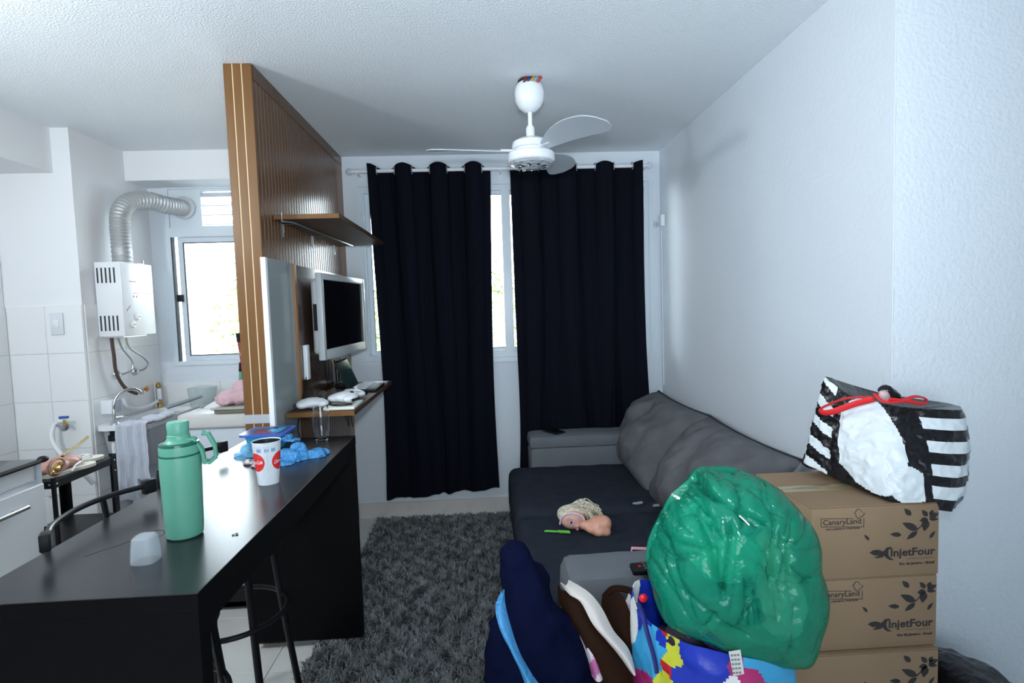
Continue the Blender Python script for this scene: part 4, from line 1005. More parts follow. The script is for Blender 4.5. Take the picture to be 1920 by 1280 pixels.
seeds = [(1200, 1092, 1.42, WH_), (1222, 1086, 1.44, NB), (1192, 1108, 1.40, NB), (1212, 1112, 1.38, WH_), (1190, 1130, 1.38, WH_), (1226, 1120, 1.38, NB), (1200, 1150, 1.34, NB), (1215, 1160, 1.32, NB), (1236, 1145, 1.34, WH_), (1242, 1165, 1.29, WH_),
         (1240, 1180, 1.27, RE), (1222, 1185, 1.29, CY), (1205, 1180, 1.31, CY), (1222, 1210, 1.29, CY), (1240, 1225, 1.27, CY), (1228, 1250, 1.28, CY), (1236, 1195, 1.28, NB), (1258, 1195, 1.25, YE), (1262, 1215, 1.25, YE), (1252, 1235, 1.26, YE), (1250, 1250, 1.26, RE), (1245, 1275, 1.26, YE), (1268, 1255, 1.25, NB),
         (1290, 1220, 1.21, NB), (1310, 1250, 1.2, NB), (1335, 1230, 1.19, NB), (1355, 1260, 1.18, NB), (1285, 1275, 1.22, NB), (1362, 1226, 1.17, NB), (1376, 1230, 1.17, MG), (1378, 1256, 1.17, MG), (1395, 1275, 1.17, MG), (1408, 1256, 1.17, MG), (1412, 1238, 1.16, CY), (1422, 1246, 1.17, CY), (1372, 1275, 1.17, WH_), (1340, 1290, 1.19, NB), (1300, 1310, 1.2, CY), (1350, 1330, 1.2, YE), (1250, 1310, 1.27, MG)]
seeds = [(P(a_, c_, y_), k_) for a_, c_, y_, k_ in seeds]
b.faces.ensure_lookup_table()
for f_ in b.faces:
    q_ = f_.calc_center_median(); q_ = q_+Vector((N(q_, 25), 0, N(q_, 25, 3)))*.008
    f_.material_index = min(seeds, key=lambda t_: (t_[0]-q_).length_squared)[1]
mc = cm
obj('bag_body', b, mc, cbg, ang=60)
obj('handle', tube(B(), curve([P(1196, 1130, 1.345), P(1205, 1148, 1.32), P(1212, 1180, 1.30), P(1226, 1230, 1.285), P(1232, 1262, 1.275)], 6), .006, 8, flat=.4), mat('navy_webbing', (.01, .015, .14), .6), cbg)
b = prism(B(), [(0, 0), (.026, .003), (.034, -.052), (.010, -.056)], lambda u, v, w_: P(1366, 1221, 1.148)+Vector((u, -w_, v)), .001)
cl_ = obj('care_label', b, mat('label_white', (.68, .68, .66), .7), cbg, False)
b = B()
for k in range(5):
    for j in range(3): prism(b, [(.004+k*.001+j*.007, -.006-k*.010), (.0095+k*.001+j*.007, -.006-k*.010), (.0095+k*.001+j*.007, -.011-k*.010), (.004+k*.001+j*.007, -.011-k*.010)], lambda u, v, w_: P(1366, 1221, 1.148)+Vector((u, -.0012-w_, v)), .0002)
obj('label_print', b, mat('faint_grey_print', (.25, .25, .25), .8), cl_, False)
obj('red_button', ball(B(), P(1206, 1121, 1.335), (.011, .006, .011), 18, 10), mat('gloss_red', (.65, .01, .02), .15), cbg)
# clothes and hoops inside it
b = lump([(Vector((.50, 1.37, .60)), (.13, .09, .07)), (Vector((.60, 1.26, .58)), (.10, .06, .05)), (P(1290, 1190, 1.27), (.05, .04, .03))], .012, 4); displace(b, lambda p: .01*ridge(p, 18))
obj('dark_clothes', b, mat('dark_cloth', (.02, .015, .03), .9), label='dark clothes filling the open printed bag', cat='clothes')
for i, (a, c, lb) in enumerate(((0, (.16, .06, .45), 'purple plastic hoop'), (1, (.02, .30, .30), 'teal plastic hoop'), (2, (.40, .03, .05), 'dark red plastic hoop'))):
    pts = [P(1290+i*8, 1195+i*2, 1.235), P(1302+i*10, 1186, 1.25), P(1325+i*11, 1205, 1.235), P(1345+i*9, 1215, 1.225), P(1360+i*6, 1222, 1.21)]
    obj('hanger_hoop', tube(B(), curve(pts, 6), .0045, 8), mat('hoop_%d' % i, c, .3), label=lb+' sticking out of the printed bag', cat='hoop')
rm = thing('remote_control', 'black remote control with small red button on the near sofa arm', 'remote', (.46, 1.80, .632))
def RMm(x0, x1, y0, y1, z0, z1, bev=0):
    b = bx(x0, x1, y0, y1, z0, z1, bev=bev); bmesh.ops.transform(b, matrix=Matrix.Translation((.535, 1.772, .6365)) @ Matrix.Rotation(math.radians(4), 4, 'Z') @ Matrix.Rotation(math.radians(14), 4, 'X'), verts=b.verts); return b
obj('body', RMm(-.085, .085, -.022, .022, 0, .018, .005), BLKP, rm)
b = B()
for i in range(7):
    for j in (-1, 0, 1):
        q = RMm(-.045+i*.016, -.037+i*.016, j*.012-.003, j*.012+.003, .018, .0195); me = bpy.data.meshes.new('t'); q.to_mesh(me); q.free(); b.from_mesh(me); bpy.data.meshes.remove(me)
obj('buttons', b, mat('button_grey', (.12, .12, .13), .5), rm, False)
obj('power_button', RMm(-.062, -.054, -.004, .004, .018, .0198), mat('gloss_red', (.65, .01, .02), .15), rm, False)

# navy fleece bundle with light blue bag
nb_ = [(P(965, 1045, 1.50), (.040, .05, .045)), (P(972, 1085, 1.49), (.058, .06, .07)), (P(990, 1120, 1.48), (.075, .08, .08)), (P(1012, 1085, 1.52), (.045, .05, .05)), (P(1000, 1180, 1.46), (.115, .11, .10)), (P(1020, 1240, 1.44), (.135, .13, .12)), (P(1060, 1200, 1.46), (.075, .08, .075)), (P(995, 1330, 1.42), (.125, .15, .16)), (Vector((.10, 1.42, .22)), (.17, .18, .2)), (P(945, 1240, 1.44), (.05, .09, .14))]
b = lump(nb_, .012, 10); displace(b, lambda p: .014*ridge((p.x, p.y, p.z*.5), 9)+.006*ridge(p, 20, 2)-.012)
for v in b.verts: v.co.z = max(v.co.z, .040)
obj('fleece_blanket', b, NAVY, ang=80, label='tall heap of navy blue fleece blanket in front of the sofa', cat='blanket')
def ribbon(Apts, Bpts, thick, n=10, amp=.004, s=14, rows=10):
    a_ = curve(Apts, n); c_ = curve(Bpts, n); m_ = len(a_)
    def fn(u, v):
        i = int(round(u*(m_-1))); p = a_[i].lerp(c_[min(i, len(c_)-1)], v); p = p.copy()
        p.y -= .022*math.sin(math.pi*v); return p+Vector((0, -1, 0))*amp*ridge(p, s)
    b = B(); grid(b, fn, m_, rows); return solid(b, thick)
b = ribbon([P(940, 1106, 1.40), P(929, 1135, 1.36), P(936, 1175, 1.31), P(955, 1215, 1.28), P(972, 1250, 1.26), P(990, 1295, 1.25)], [P(946, 1104, 1.41), P(948, 1135, 1.36), P(960, 1180, 1.31), P(972, 1215, 1.28), P(990, 1250, 1.26), P(1020, 1295, 1.25)], .004)
obj('plastic_bag', b, film('sky_blue_film', (.06, .30, .62), .85, .3, (40, .7, .01)), label='strip of sky blue plastic bag running down the left of the navy blanket', cat='plastic bag', ang=60)
# tote bag: brown cloth with cream lining
BRN = mat('brown_canvas', (.022, .010, .006), .9, spec=.05, bump=(250, .4, .002)); CRM = mat('cream_canvas', (.60, .55, .52), .85, bump=(250, .4, .002))
tt = thing('tote_bag', 'slouching brown canvas tote bag with cream lining between blanket and printed bag', 'tote bag', (.3, 1.45, .03))
b = ribbon([P(1050, 1092, 1.50), P(1066, 1112, 1.46), P(1090, 1130, 1.43), P(1112, 1170, 1.39), P(1150, 1215, 1.36), P(1184, 1262, 1.34)], [P(1066, 1086, 1.50), P(1100, 1106, 1.46), P(1126, 1135, 1.43), P(1150, 1180, 1.39), P(1178, 1215, 1.36), P(1190, 1250, 1.34)], .004)
obj('lining_cuff', b, CRM, tt, ang=60)
b = ribbon([P(1048, 1096, 1.52), P(1052, 1130, 1.47), P(1075, 1165, 1.43), P(1098, 1205, 1.39), P(1120, 1260, 1.36), P(1125, 1310, 1.35)], [P(1060, 1108, 1.50), P(1085, 1128, 1.445), P(1108, 1170, 1.41), P(1148, 1215, 1.375), P(1180, 1262, 1.35), P(1175, 1310, 1.34)], .006)
obj('front_panel', b, BRN, tt, ang=60)
b = ribbon([P(1130, 1112, 1.56), P(1128, 1140, 1.52), P(1140, 1180, 1.46), P(1165, 1225, 1.42), P(1180, 1275, 1.40), P(1190, 1310, 1.40)], [P(1150, 1100, 1.56), P(1170, 1120, 1.50), P(1190, 1170, 1.44), P(1215, 1220, 1.41), P(1240, 1270, 1.39), P(1250, 1310, 1.38)], .008, amp=.006)
obj('back_panel', b, BRN, tt, ang=60)
b = tube(B(), curve([P(1132, 1120, 1.55), P(1148, 1104, 1.55), P(1172, 1104, 1.54), P(1192, 1112, 1.52)], 6), .012, 8, flat=.6)
obj('handle', b, BRN, tt)
b = ribbon([P(1152, 1128, 1.53), P(1165, 1142, 1.52), P(1180, 1158, 1.50)], [P(1178, 1112, 1.52), P(1186, 1125, 1.51), P(1188, 1150, 1.50)], .003)
obj('lining_flap', b, CRM, tt, ang=60)
b = lump([(Vector((.26, 1.52, .30)), (.13, .08, .26)), (Vector((.33, 1.50, .36)), (.11, .07, .22)), (P(1110, 1190, 1.52), (.06, .05, .07))], .014, 8)
for v in b.verts: v.co.z = max(v.co.z, .040)
obj('bag_body', b, BRN, tt, ang=80)
# pastel cloth strip inside the tote
mpst = mat('pastel_print', (.62, .55, .60), .85, var=(24, (.45, .12, .30), .5, .56), bump=(200, .3, .002))
b = ribbon([P(1056, 1125, 1.47), P(1068, 1150, 1.45), P(1084, 1180, 1.425), P(1100, 1220, 1.39), P(1112, 1265, 1.365)], [P(1074, 1122, 1.465), P(1086, 1150, 1.44), P(1100, 1180, 1.415), P(1116, 1220, 1.385), P(1128, 1265, 1.355)], .004)
obj('printed_cloth', b, mpst, label='pale cloth with pastel print peeping out between navy blanket and brown tote', cat='cloth', ang=60)
# black bin bag in the corner
b = inflate([P(q[0], q[1], 1.50) for q in ((1758, 1252), (1790, 1240), (1830, 1246), (1868, 1262), (1900, 1300), (1905, 1400), (1890, 1500), (1765, 1500), (1757, 1400), (1752, 1300))], .16, 90, 50, flat=.8)
displace(b, lambda p: .012*ridge(p, 13)+.004*ridge(p, 34, 2)-.010)
for v in b.verts: v.co.z = max(v.co.z, .001); v.co.x = max(v.co.x, 1.215 if v.co.y < 1.74 else v.co.x); v.co.y = min(v.co.y, 1.715)
obj('bin_bag', b, mat('black_film', (.010, .009, .013), .25, bump=(50, .7, .01)), ang=45, label='black bin bag on the floor right of the boxes', cat='rubbish bag')
bpy.data.objects[-1] if False else None

# ================================================================== KITCHEN
ht_ = thing('water_heater', 'white wall mounted gas water heater with vent slots above the sink', 'water heater', (-2.23, 3.61, 1.40))
obj('casing', bx(-2.302, -2.15, 3.455, 3.775, 1.41, 1.855, bev=.006, seg=2), WHITEG, ht_)
HS = mat('vent_dark', (.03, .035, .04), .6)
for zc_ in (1.775, 1.49):
    for k in range(5):
        x0_ = -2.288+k*.024; obj('vent_slot', bx(x0_, x0_+.009, 3.4535, 3.455, zc_-.045, zc_+.045), HS, ht_, False)
obj('display_line', bx(-2.150, -2.1492, 3.56, 3.75, 1.668, 1.671), mat('print_blue_grey', (.12, .2, .3), .5), ht_, False)
obj('brand_mark', bx(-2.150, -2.1492, 3.53, 3.60, 1.738, 1.743), mat('print_faded_red', (.45, .06, .05), .5), ht_, False)
for yy, zz in ((3.56, 1.655), (3.59, 1.655)): obj('indicator', bx(-2.150, -2.149, yy, yy+.008, zz-.012, zz), mat('print_faded_red', (.45, .06, .05), .5), ht_, False)
for i in range(3): obj('icon', bx(-2.150, -2.149, 3.49+.014*i, 3.494+.014*i, 1.56+.01*i, 1.575+.01*i), HS, ht_, False)
for yy, zz in ((3.585, 1.525), (3.535, 1.478)):
    kn = obj('knob', lathe(B(), [(.0, .012), (.019, .012), (.022, .0)], (-2.1495, yy, zz), 20, 'x'), WHITE, ht_)
    b = bx(-2.1372, -2.1362, yy-.013, yy+.013, zz-.003, zz+.003); obj('pointer', b, mat('knob_amber', (.45, .20, .01), .4), kn, False)
obj('top_bracket', box(box(B(), -2.20, -2.19, 3.70, 3.76, 1.8552, 1.862), -2.20, -2.19, 3.755, 3.76, 1.862, 1.885), STEEL, ht_, False)
obj('bottom_plate', bx(-2.28, -2.17, 3.47, 3.70, 1.402, 1.41), STEEL, ht_, False)
# corrugated flue
pp = curve([(-2.222, 3.60, 1.856), (-2.222, 3.60, 1.98), (-2.222, 3.60, 2.08), (-2.220, 3.615, 2.17), (-2.20, 3.68, 2.245), (-2.155, 3.79, 2.275), (-2.11, 3.90, 2.265), (-2.075, 3.99, 2.265), (-2.065, 4.045, 2.265)], 20)
rr_ = [.0545+.0022*math.cos(i*math.pi/2) for i in range(len(pp))]
fl_ = thing('flue_duct', 'corrugated silver flue duct rising from the heater to the window', 'duct', (-2.2, 3.7, 1.856))
obj('hose', tube(B(), pp, rr_, 28), mat('duct_foil', (.50, .52, .53), .5, .55), fl_)
obj('clamp', lathe(B(), [(.050, 0), (.052, .002), (.052, .018), (.050, .02)], (-2.222, 3.60, 1.857), 28, cap=False), STEEL, fl_)
obj('collar', lathe(B(), [(.052, 0), (.078, .004), (.078, .010), (.05, .018)], (-2.065, 4.040, 2.27), 32, 'y', cap=False), mat('collar_grey', (.55, .58, .6), .4), fl_)
# hoses and taps on the laundry wall
XW = -2.304
obj('gas_hose', tube(B(), curve([(-2.26, 3.50, 1.402), (-2.26, 3.51, 1.30), (-2.265, 3.53, 1.18), (-2.262, 3.60, 1.08), (-2.258, 3.70, 1.03)], 8), .0105, 10), mat('brown_rubber', (.09, .055, .05), .6), label='thick brown hose hanging from the water heater', cat='hose')
for i, pts in enumerate(([(-2.255, 3.55, 1.402), (-2.25, 3.58, 1.33), (-2.25, 3.66, 1.25), (-2.25, 3.66, 1.19), (-2.27, 3.62, 1.172), (-2.295, 3.60, 1.168)], [(-2.25, 3.62, 1.402), (-2.25, 3.65, 1.33), (-2.25, 3.78, 1.26), (-2.25, 3.83, 1.21), (-2.27, 3.81, 1.175), (-2.295, 3.775, 1.172)])):
    obj('flexible_hose', tube(B(), curve(pts, 8), .0058, 8), STEEL, label=('thin steel hose from the heater, the one nearer the camera', 'thin steel hose from the heater, the one nearer the window')[i], cat='hose')
for i, yy in enumerate((3.59, 3.765)):
    obj('wall_rosette', lathe(B(), [(.0, .024), (.012, .024), (.028, .008), (.030, 0)], (XW, yy, 1.17), 24, 'x'), CHROME, label=('chrome wall rosette under the heater, nearer the camera', 'chrome wall rosette under the heater, nearer the window')[i], cat='pipe fitting')
tp_ = thing('wall_tap', 'brass handled chrome tap on the laundry wall above the sink', 'tap', (-2.28, 3.76, 1.02))
obj('body', tube(B(), [(XW, 3.76, 1.045), (-2.262, 3.755, 1.043), (-2.235, 3.72, 1.03)], [.016, .016, .011], 12), CHROME, tp_)
b = B(); lathe(b, [(.0, .0), (.012, .002), (.012, .016), (0, .018)], (-2.262, 3.80, 1.045), 12, 'y'); box(b, -2.266, -2.258, 3.815, 3.822, 1.025, 1.065, bev=.002); box(b, -2.28, -2.244, 3.815, 3.822, 1.041, 1.049, bev=.002)
obj('handle', b, mat('copper_handle', (.62, .25, .06), .35, .8), tp_)
vc = thing('gas_valve', 'brass gas valve cluster with white meter on the wall in the laundry corner', 'valve', (-2.28, 3.98, .90))
b = B(); lathe(b, [(0, 0), (.012, 0), (.016, .01), (.012, .03), (.018, .04), (.012, .055), (0, .06)], (-2.275, 3.975, .885), 14); lathe(b, [(0, 0), (.012, 0), (.017, .012), (.012, .03), (0, .04)], (-2.275, 3.975, 1.03), 14)
obj('fittings', b, BRASS, vc)
obj('meter', lathe(B(), [(0, 0), (.017, 0), (.017, .07), (0, .072)], (-2.275, 3.975, .952), 16), WHITE, vc)
for yy in (3.945, 4.005): obj('pipe', tube(B(), [(-2.285, yy, .90), (-2.285, yy, 1.065)], .006, 8), STEEL, vc)
obj('white_pipe', tube(B(), curve([(-2.285, 3.60, 1.02), (-2.28, 3.63, .96), (-2.28, 3.74, .925), (-2.28, 3.86, .925), (-2.277, 3.95, .94)], 8), .011, 10), WHITE, label='white curved pipe on the laundry wall above the sink', cat='pipe')
sk_ = thing('soap_box', 'small white box with grey side on the laundry wall behind the tap', 'box', (-2.27, 3.50, .93))
obj('body', bx(XW, -2.235, 3.42, 3.49, .95, 1.03, bev=.004), WHITE, sk_); obj('side', bx(-2.302, -2.236, 3.4905, 3.5, .955, 1.028), mat('blue_grey_plastic', (.36, .40, .47), .5), sk_, False)
obj('front', bx(-2.235, -2.2342, 3.425, 3.487, .955, 1.026), mat('blue_grey_plastic', (.36, .40, .47), .5), sk_, False)
# laundry sink
sn = thing('laundry_sink', 'white laundry sink with rim shelf against the laundry wall', 'sink', (-2.13, 3.67, .55))
b = B(); rim_o = rrect(-2.15, 3.675, .150, .325, .04, 6); rim_i = rrect(-2.14, 3.715, .115, .255, .05, 6)
n_ = len(rim_o); L = []
for pts, z, s_ in ((rim_o, .862, 1), (rim_o, .892, 1), (rim_i, .890, 1), (rim_i, .78, .92), (rim_i, .68, .75)):
    cx_, cy_ = (-2.15, 3.675) if pts is rim_o else (-2.14, 3.715)
    L.append([b.verts.new((cx_+(u-cx_)*s_, cy_+(v-cy_)*s_, z)) for u, v in pts])
for A, Dd in zip(L, L[1:]):
    for i in range(n_): b.faces.new((A[i], A[(i+1) % n_], Dd[(i+1) % n_], Dd[i]))
b.faces.new(L[-1])
obj('basin', b, WHITEG, sn)
b = B(); L = [[b.verts.new((-2.15+(u+2.15)*s_, 3.69+(v-3.675)*s_, z)) for u, v in rim_o] for z, s_ in ((.862, .95), (.72, .88), (.62, .7))]
for A, Dd in zip(L, L[1:]):
    for i in range(n_): b.faces.new((A[i], A[(i+1) % n_], Dd[(i+1) % n_], Dd[i]))
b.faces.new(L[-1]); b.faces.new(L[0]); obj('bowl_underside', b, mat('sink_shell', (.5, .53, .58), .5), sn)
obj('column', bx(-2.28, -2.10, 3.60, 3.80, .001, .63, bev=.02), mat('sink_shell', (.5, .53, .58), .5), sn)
b = B(); lathe(b, [(.0, 0), (.03, 0), (.03, .03), (.02, .035), (.02, .06)], (-2.215, 3.385, .80), 18)
obj('drain_nut', b, BLKP, sn)
obj('drain_hose', tube(B(), curve([(-2.215, 3.385, .80), (-2.212, 3.375, .74), (-2.195, 3.37, .66), (-2.15, 3.38, .56), (-2.12, 3.42, .45), (-2.10, 3.5, .42)], 8), .013, 10), WHITE, sn)
fa = thing('sink_faucet', 'chrome gooseneck faucet on the rim of the laundry sink', 'faucet', (-2.21, 3.385, .893))
obj('base', lathe(B(), [(.0, 0), (.026, 0), (.022, .008), (.012, .014), (.012, .06), (.009, .09), (.0, .09)], (-2.21, 3.395, .8925), 20), CHROME, fa)
obj('spout', tube(B(), curve([(-2.21, 3.395, .97), (-2.205, 3.40, 1.03), (-2.185, 3.43, 1.075), (-2.15, 3.47, 1.09), (-2.125, 3.50, 1.075), (-2.117, 3.51, 1.055)], 8), .009, 12), CHROME, fa)
obj('lever', tube(B(), [(-2.20, 3.395, .935), (-2.16, 3.40, .938), (-2.15, 3.42, .938)], [.008, .006, .007], 10), CHROME, fa)
# towels over the rim
TW = mat('white_terry', (.60, .64, .72), .95, bump=(160, .7, .005))
def towel(x0, x1, ztop, zbot, y, seed, label, sag=0):
    def fn(u, v):
        x = x0+(x1-x0)*(u+.04*math.sin(v*7+seed)*v); 
        if v < .15: yy = y+.11-.11*(v/.15)-.0; z = ztop+.004*math.sin(u*20)
        else: k_ = (v-.15)/.85; yy = y-.012*math.sin(u*11+seed)-.01; z = ztop-(ztop-zbot-sag*u)*k_
        return Vector((x+.025*(v > .15)*((v-.15)*N((seed, v*3, 0), 1.5)), yy-.004*N((u*6, v*9, seed), 1), z))
    b = B(); grid(b, fn, 40, 50); solid(b, .006)
    return obj('towel', b, TW, label=label, cat='towel', ang=80)
towel(-2.155, -2.055, .905, .46, 3.325, 1.0, 'white towel hanging lowest over the front rim of the laundry sink')
towel(-2.060, -1.975, .912, .58, 3.318, 4.0, 'white towel over the sink rim beside the washing machine')
b = lump([((-2.0, 3.42, .915), (.07, .05, .02)), ((-1.98, 3.52, .915), (.04, .07, .02))], .008, 3); displace(b, lambda p: .004*ridge(p, 40))
obj('cloth_bunch', b, TW, label='white cloth bunched on the right rim of the laundry sink', cat='cloth', ang=80)
# hose tap on the pier
ht2 = thing('hose_tap', 'blue handled tap with a white hose on the tiled pier', 'tap', (-2.42, 3.30, .80))
obj('rosette', lathe(B(), [(0, -.012), (.02, -.012), (.032, 0)], (-2.465, 3.3398, .905), 20, 'y'), STEEL, ht2)
obj('body', tube(B(), [(-2.465, 3.33, .905), (-2.46, 3.27, .93), (-2.42, 3.26, .95), (-2.395, 3.26, .948)], [.011, .012, .013, .008], 10), WHITE, ht2)
obj('handle', bx(-2.425, -2.375, 3.252, 3.268, .962, .976, bev=.004), mat('blue_plastic', (.03, .12, .42), .4), ht2)
obj('spout', tube(B(), [(-2.40, 3.26, .95), (-2.38, 3.25, .93)], [.009, .008], 8), BRASS, ht2)
obj('hose', tube(B(), curve([(-2.462, 3.27, .925), (-2.458, 3.24, .88), (-2.42, 3.20, .83), (-2.33, 3.15, .76), (-2.24, 3.12, .70), (-2.17, 3.12, .62)], 8), .011, 10), WHITE, ht2)
# switch
swp = thing('wall_switch', 'white switch plate on the pier between kitchen and laundry', 'switch', (-2.449, 3.33, 1.43))
obj('plate', bx(-2.485, -2.413, 3.330, 3.3395, 1.435, 1.56, bev=.003), mat('switch_white', (.72, .76, .80), .4), swp)
obj('rocker', bx(-2.466, -2.434, 3.326, 3.330, 1.475, 1.52, bev=.002), WHITE, swp)
# washing machine
wm = thing('washing_machine', 'white top loading washing machine under the kitchen window', 'washing machine', (-1.48, 3.7, 0))
obj('cabinet', bx(-1.83, -1.12, 3.40, 3.95, .02, .845, bev=.012), mat('machine_white', (.66, .73, .80), .35), wm)
obj('top_frame', bx(-1.845, -1.11, 3.375, 3.965, .845, .935, bev=.018, seg=3), mat('machine_cream', (.70, .70, .68), .35), wm)
def arcp(u, v, w_): return Vector((-1.82+u, 3.60+v*0+w_, .935+v))
arc = [(0, 0)]+[(.02+.62*i/14, .165*math.sin(min(1, i/12)*math.pi/2)**.9) for i in range(15)]+[(.66, 0)]
obj('raised_lid', prism(B(), arc, arcp, .34), WHITEG, wm)
obj('lid_recess', bx(-1.62, -1.12, 3.365, 3.60, .936, .958, bev=.004), mat('recess_olive', (.20, .19, .14), .5), wm)
obj('lid_lip', bx(-1.635, -1.11, 3.355, 3.60, .958, .972, bev=.005), mat('lip_beige', (.45, .45, .40), .5), wm)
pk = lump([((-1.55, 3.44, 1.015), (.09, .06, .045)), ((-1.47, 3.46, 1.03), (.10, .07, .05)), ((-1.36, 3.46, 1.04), (.10, .07, .055)), ((-1.46, 3.50, 1.085), (.10, .05, .04)), ((-1.36, 3.50, 1.10), (.09, .05, .045)), ((-1.58, 3.43, 1.005), (.05, .05, .03))], .009, 4)
displace(pk, lambda p: .010*ridge(p, 22)+.004*ridge(p, 60, 2)-.006)
for v in pk.verts: v.co.z = max(v.co.z, .974)
obj('pink_towel', pk, mat('pink_terry', (.74, .50, .56), .95, bump=(120, .8, .006)), ang=80, label='bunched pink towel on top of the washing machine', cat='towel')
obj('squeegee_bar', tube(B(), [(-2.03, 3.62, .945), (-1.90, 3.80, .985)], [.013, .011], 4), mat('grey_blue_bar', (.30, .35, .38), .4), label='grey bar lying between the sink and the washing machine', cat='bar')
# clear bucket
bk = thing('bucket', 'clear plastic bucket on the washing machine against the window wall', 'bucket', (-1.98, 3.98, .89))
# poles
def pole(a, c, r, cols, label, top=None):
    t = thing('broom', label, 'broom', (c[0], c[1], 0)); a, c = Vector(a), Vector(c)
    obj('handle', tube(B(), [c, a], r, 10), cols, t)
    if top: obj('cap', tube(B(), [a-(a-c).normalized()*.06, a+(a-c).normalized()*.004], r*1.25, 10), top, t)
    obj('brush_head', bx(c.x-.13, c.x+.13, c.y-.025, c.y+.025, .012, .06, bev=.01), BLKP, t)
    return t
pole((-1.722, 3.99, 1.385), (-1.60, 3.985, .04), .0115, mat('red_pole', (.36, .06, .07), .5, var=(40, (.55, .25, .22), .5, .6)), 'red patterned broom handle leaning by the kitchen window', BLKP)
pole((-1.690, 4.01, 1.335), (-1.38, 4.01, .04), .011, mat('orange_pole', (.62, .30, .14), .5), 'orange wooden broom handle beside the red one')
pole((-1.735, 4.045, 1.175), (-1.86, 4.02, .04), .0115, mat('green_pole', (.20, .52, .33), .5), 'pale green broom handle, the shortest by the kitchen window', BLKP)
bpy.data.objects.remove(bk)
CLB = film('bucket_film', (.85, .9, .9), .18, .3)
b = lathe(B(), [(.0, 0), (.075, 0), (.095, .13), (.10, .132), (.094, .134), (.075, .004)], (-1.965, 3.935, .8945), 32, cap=False)
for v in b.verts: v.co.x = max(-2.03, v.co.x)
bk = thing('bucket', 'small clear plastic basin behind the sink below the kitchen window', 'basin', (-1.95, 3.97, .895))
obj('shell', b, CLB, bk)
# cabinet with cooktop
cab = thing('kitchen_cabinet', 'white kitchen drawer cabinet with silver handle at the left edge', 'cabinet', (-2.34, 1.6, 0))
obj('carcass', bx(-2.728, -1.985, .35, 2.50, .06, .895), WHITE, cab, False)
obj('side_panel', bx(-2.728, -1.968, 2.50, 2.52, .001, .897), mat('cabinet_side', (.60, .66, .72), .4), cab, False)
for i, (ya, yb) in enumerate(((1.42, 2.515), (.36, 1.415))):
    dr = obj('drawer', bx(-1.985, -1.958, ya, yb, .46, .808, bev=.002, seg=1), WHITEG, cab)
    b = B(); tube(b, [(-1.935, ya+.35 if i else 1.75, .742), (-1.935, yb-.35 if i else 2.395, .742)], .009, 10)
    for yy in ((ya+.4, yb-.4) if i else (1.80, 2.34)): tube(b, [(-1.958, yy, .742), (-1.935, yy, .742)], .005, 8)
    obj('handle', b, STEEL, dr)
    obj('door', bx(-1.985, -1.958, ya, yb, .08, .452, bev=.002, seg=1), WHITEG, cab)
obj('top_rail', bx(-1.985, -1.975, .36, 2.49, .83, .895), WHITE, cab, False)
ckt = thing('cooktop', 'black glass cooktop on the white kitchen cabinet', 'cooktop', (-2.34, 1.6, .898))
obj('glass_top', bx(-2.725, -1.955, .5, 2.53, .898, .912, bev=.003), mat('cooktop_glass', (.012, .013, .015), .2), ckt)
obj('front_rim', tube(B(), [(-1.958, .5, .908), (-1.958, 2.53, .908)], .010, 8), BLKP, ckt)
obj('corner_cap', ball(B(), (-1.962, 2.525, .912), (.022, .022, .014), 14, 8), BLKP, ckt)
obj('vent_strip', bx(-2.05, -2.04, 1.6, 2.38, .912, .9165), mat('dark_grey_metal', (.08, .085, .09), .4), ckt, False)
b = lump([((-2.30, 2.44, .921), (.06, .03, .008)), ((-2.25, 2.46, .924), (.03, .03, .010))], .005, 3)
for v in b.verts: v.co.z = max(v.co.z, .9125)
obj('dish_cloth', b, mat('peach_cloth', (.50, .27, .20), .9), label='small peach coloured cloth on the back of the cooktop', cat='cloth')
# black metal rack
rk = thing('shelf_rack', 'black perforated metal shelf rack next to the cabinet', 'rack', (-2.1, 2.78, 0))
RX0, RX1, RY0, RY1 = -2.225, -1.952, 2.56, 2.985
for z in (.80, .50, .20):
    b = box(B(), RX0, RX1, RY0, RY1, z-.006, z); box(b, RX1-.004, RX1, RY0, RY1, z-.034, z-.006); box(b, RX0, RX1, RY1-.004, RY1, z-.034, z-.006); box(b, RX0, RX1, RY0, RY0+.004, z-.034, z-.006)
    obj('shelf', b, BLKM, rk, False)
for x in (RX0, RX1-.035):
    for y in (RY0, RY1-.004):
        wq = .036 if y == RY1-.004 else .012
        b = box(B(), x if x == RX0 else RX1-wq+.001, x+wq if x == RX0 else RX1+.001, y-.002 if y == RY0 else y+.004, (y-.002 if y == RY0 else y+.004)+.002, .001, .815)
        xx = RX0-.002 if x == RX0 else RX1; box(b, xx, xx+.002, y if y == RY0 else y-.03, y+.012 if y == RY0 else y+.004, .001, .815)
        po = obj('post', b, BLKM, rk, False)
        b = B()
        for z in (.785, .73, .49, .44, .19):
            ball(b, (x+.018, (y-.0026 if y == RY0 else y+.0035), z), .004, 8, 6); ball(b, ((RX0-.0026 if x == RX0 else RX1+.0026), y+.016 if y == RY0 else y-.012, z), .004, 8, 6)
        obj('screws', b, STEEL, po)
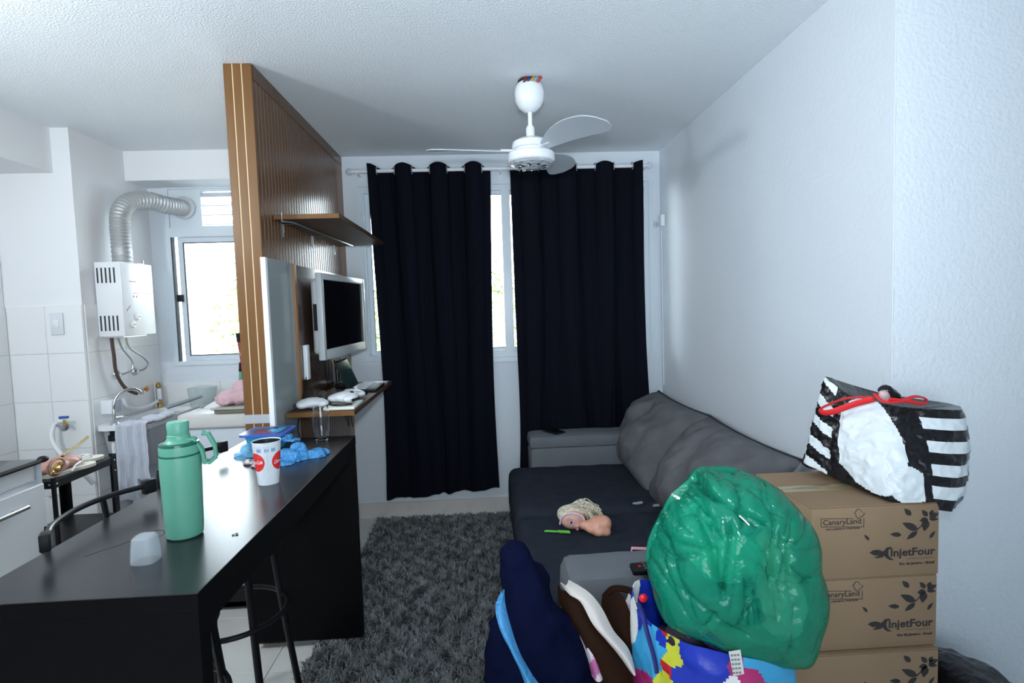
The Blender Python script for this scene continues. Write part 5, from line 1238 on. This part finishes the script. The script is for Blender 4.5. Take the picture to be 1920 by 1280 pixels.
# sandals and purse on the rack
SOLE = mat('ivory_rubber', (.70, .68, .60), .6); GOLD = mat('gold_plastic', (.60, .42, .12), .25, .7); ROSE = mat('rose_leather', (.45, .25, .20), .5)
def sandal(x, y, z, rz, label):
    t = thing('flip_flop', label, 'sandal', (x, y, z), 'pair of flip flops on the black rack', rz); OFF[t.name] = Vector((0, 0, 0))
    pts = [(-.11, -.028), (-.06, -.034), (0, -.030), (.06, -.042), (.105, -.034), (.125, 0), (.105, .034), (.06, .042), (0, .030), (-.06, .034), (-.11, .028), (-.125, 0)]
    pc = [(p.x, p.y) for p in curve([(a, c, 0) for a, c in pts], 4, True)]
    obj('sole', prism(B(), pc, lambda u, v, w_: Vector((u, v, w_)), .014), SOLE, t)
    b = B(); tube(b, curve([(.07, 0, .014), (.05, .012, .034), (.0, .033, .028), (-.02, .036, .008)], 6), .005, 8, flat=.5); tube(b, curve([(.07, 0, .014), (.05, -.012, .034), (.0, -.033, .028), (-.02, -.036, .008)], 6), .005, 8, flat=.5)
    obj('strap', b, WHITE, t)
sandal(-2.06, 2.86, .8015, 1.15, 'white flip flop on the rack farther from the cabinet, next to the gold strap')
sandal(-1.995, 2.72, .8015, 1.35, 'white flip flop on the rack edge nearer the cabinet')
pu = thing('purse', 'rose and gold purse with a coiled strap on the black rack', 'purse', (-2.03, 2.66, .81))
b = lump([((-2.04, 2.68, .835), (.06, .06, .03)), ((-2.02, 2.76, .84), (.04, .06, .028)), ((-2.08, 2.62, .83), (.05, .04, .026))], .006, 5); displace(b, lambda p: .003*ridge(p, 40))
for v in b.verts: v.co.z = max(v.co.z, .816)
obj('body', b, ROSE, pu)
for dx_, r_ in ((0, .052), (.006, .045)):
    obj('coiled_strap', tube(B(), [(-1.985+dx_, 2.625+r_*math.cos(a), .852+r_*.75*math.sin(a)) for a in [2*math.pi*i/28 for i in range(28)]], .005, 8, True), ROSE, pu)
b = lump([((-1.985, 2.62, .84), (.016, .03, .014)), ((-1.99, 2.65, .855), (.014, .02, .01)), ((-1.978, 2.59, .83), (.010, .012, .012))], .004, 3); obj('gold_trim', b, GOLD, pu)
obj('hair_stick', tube(B(), [(-2.03, 2.70, .875), (-2.08, 2.90, .885), (-2.11, 3.02, .90)], [.004, .005, .007], 8), GOLD, label='long gold stick lying across purse and flip flop on the rack', cat='stick')
for ar in bpy.context.scene.collection.objects: pass
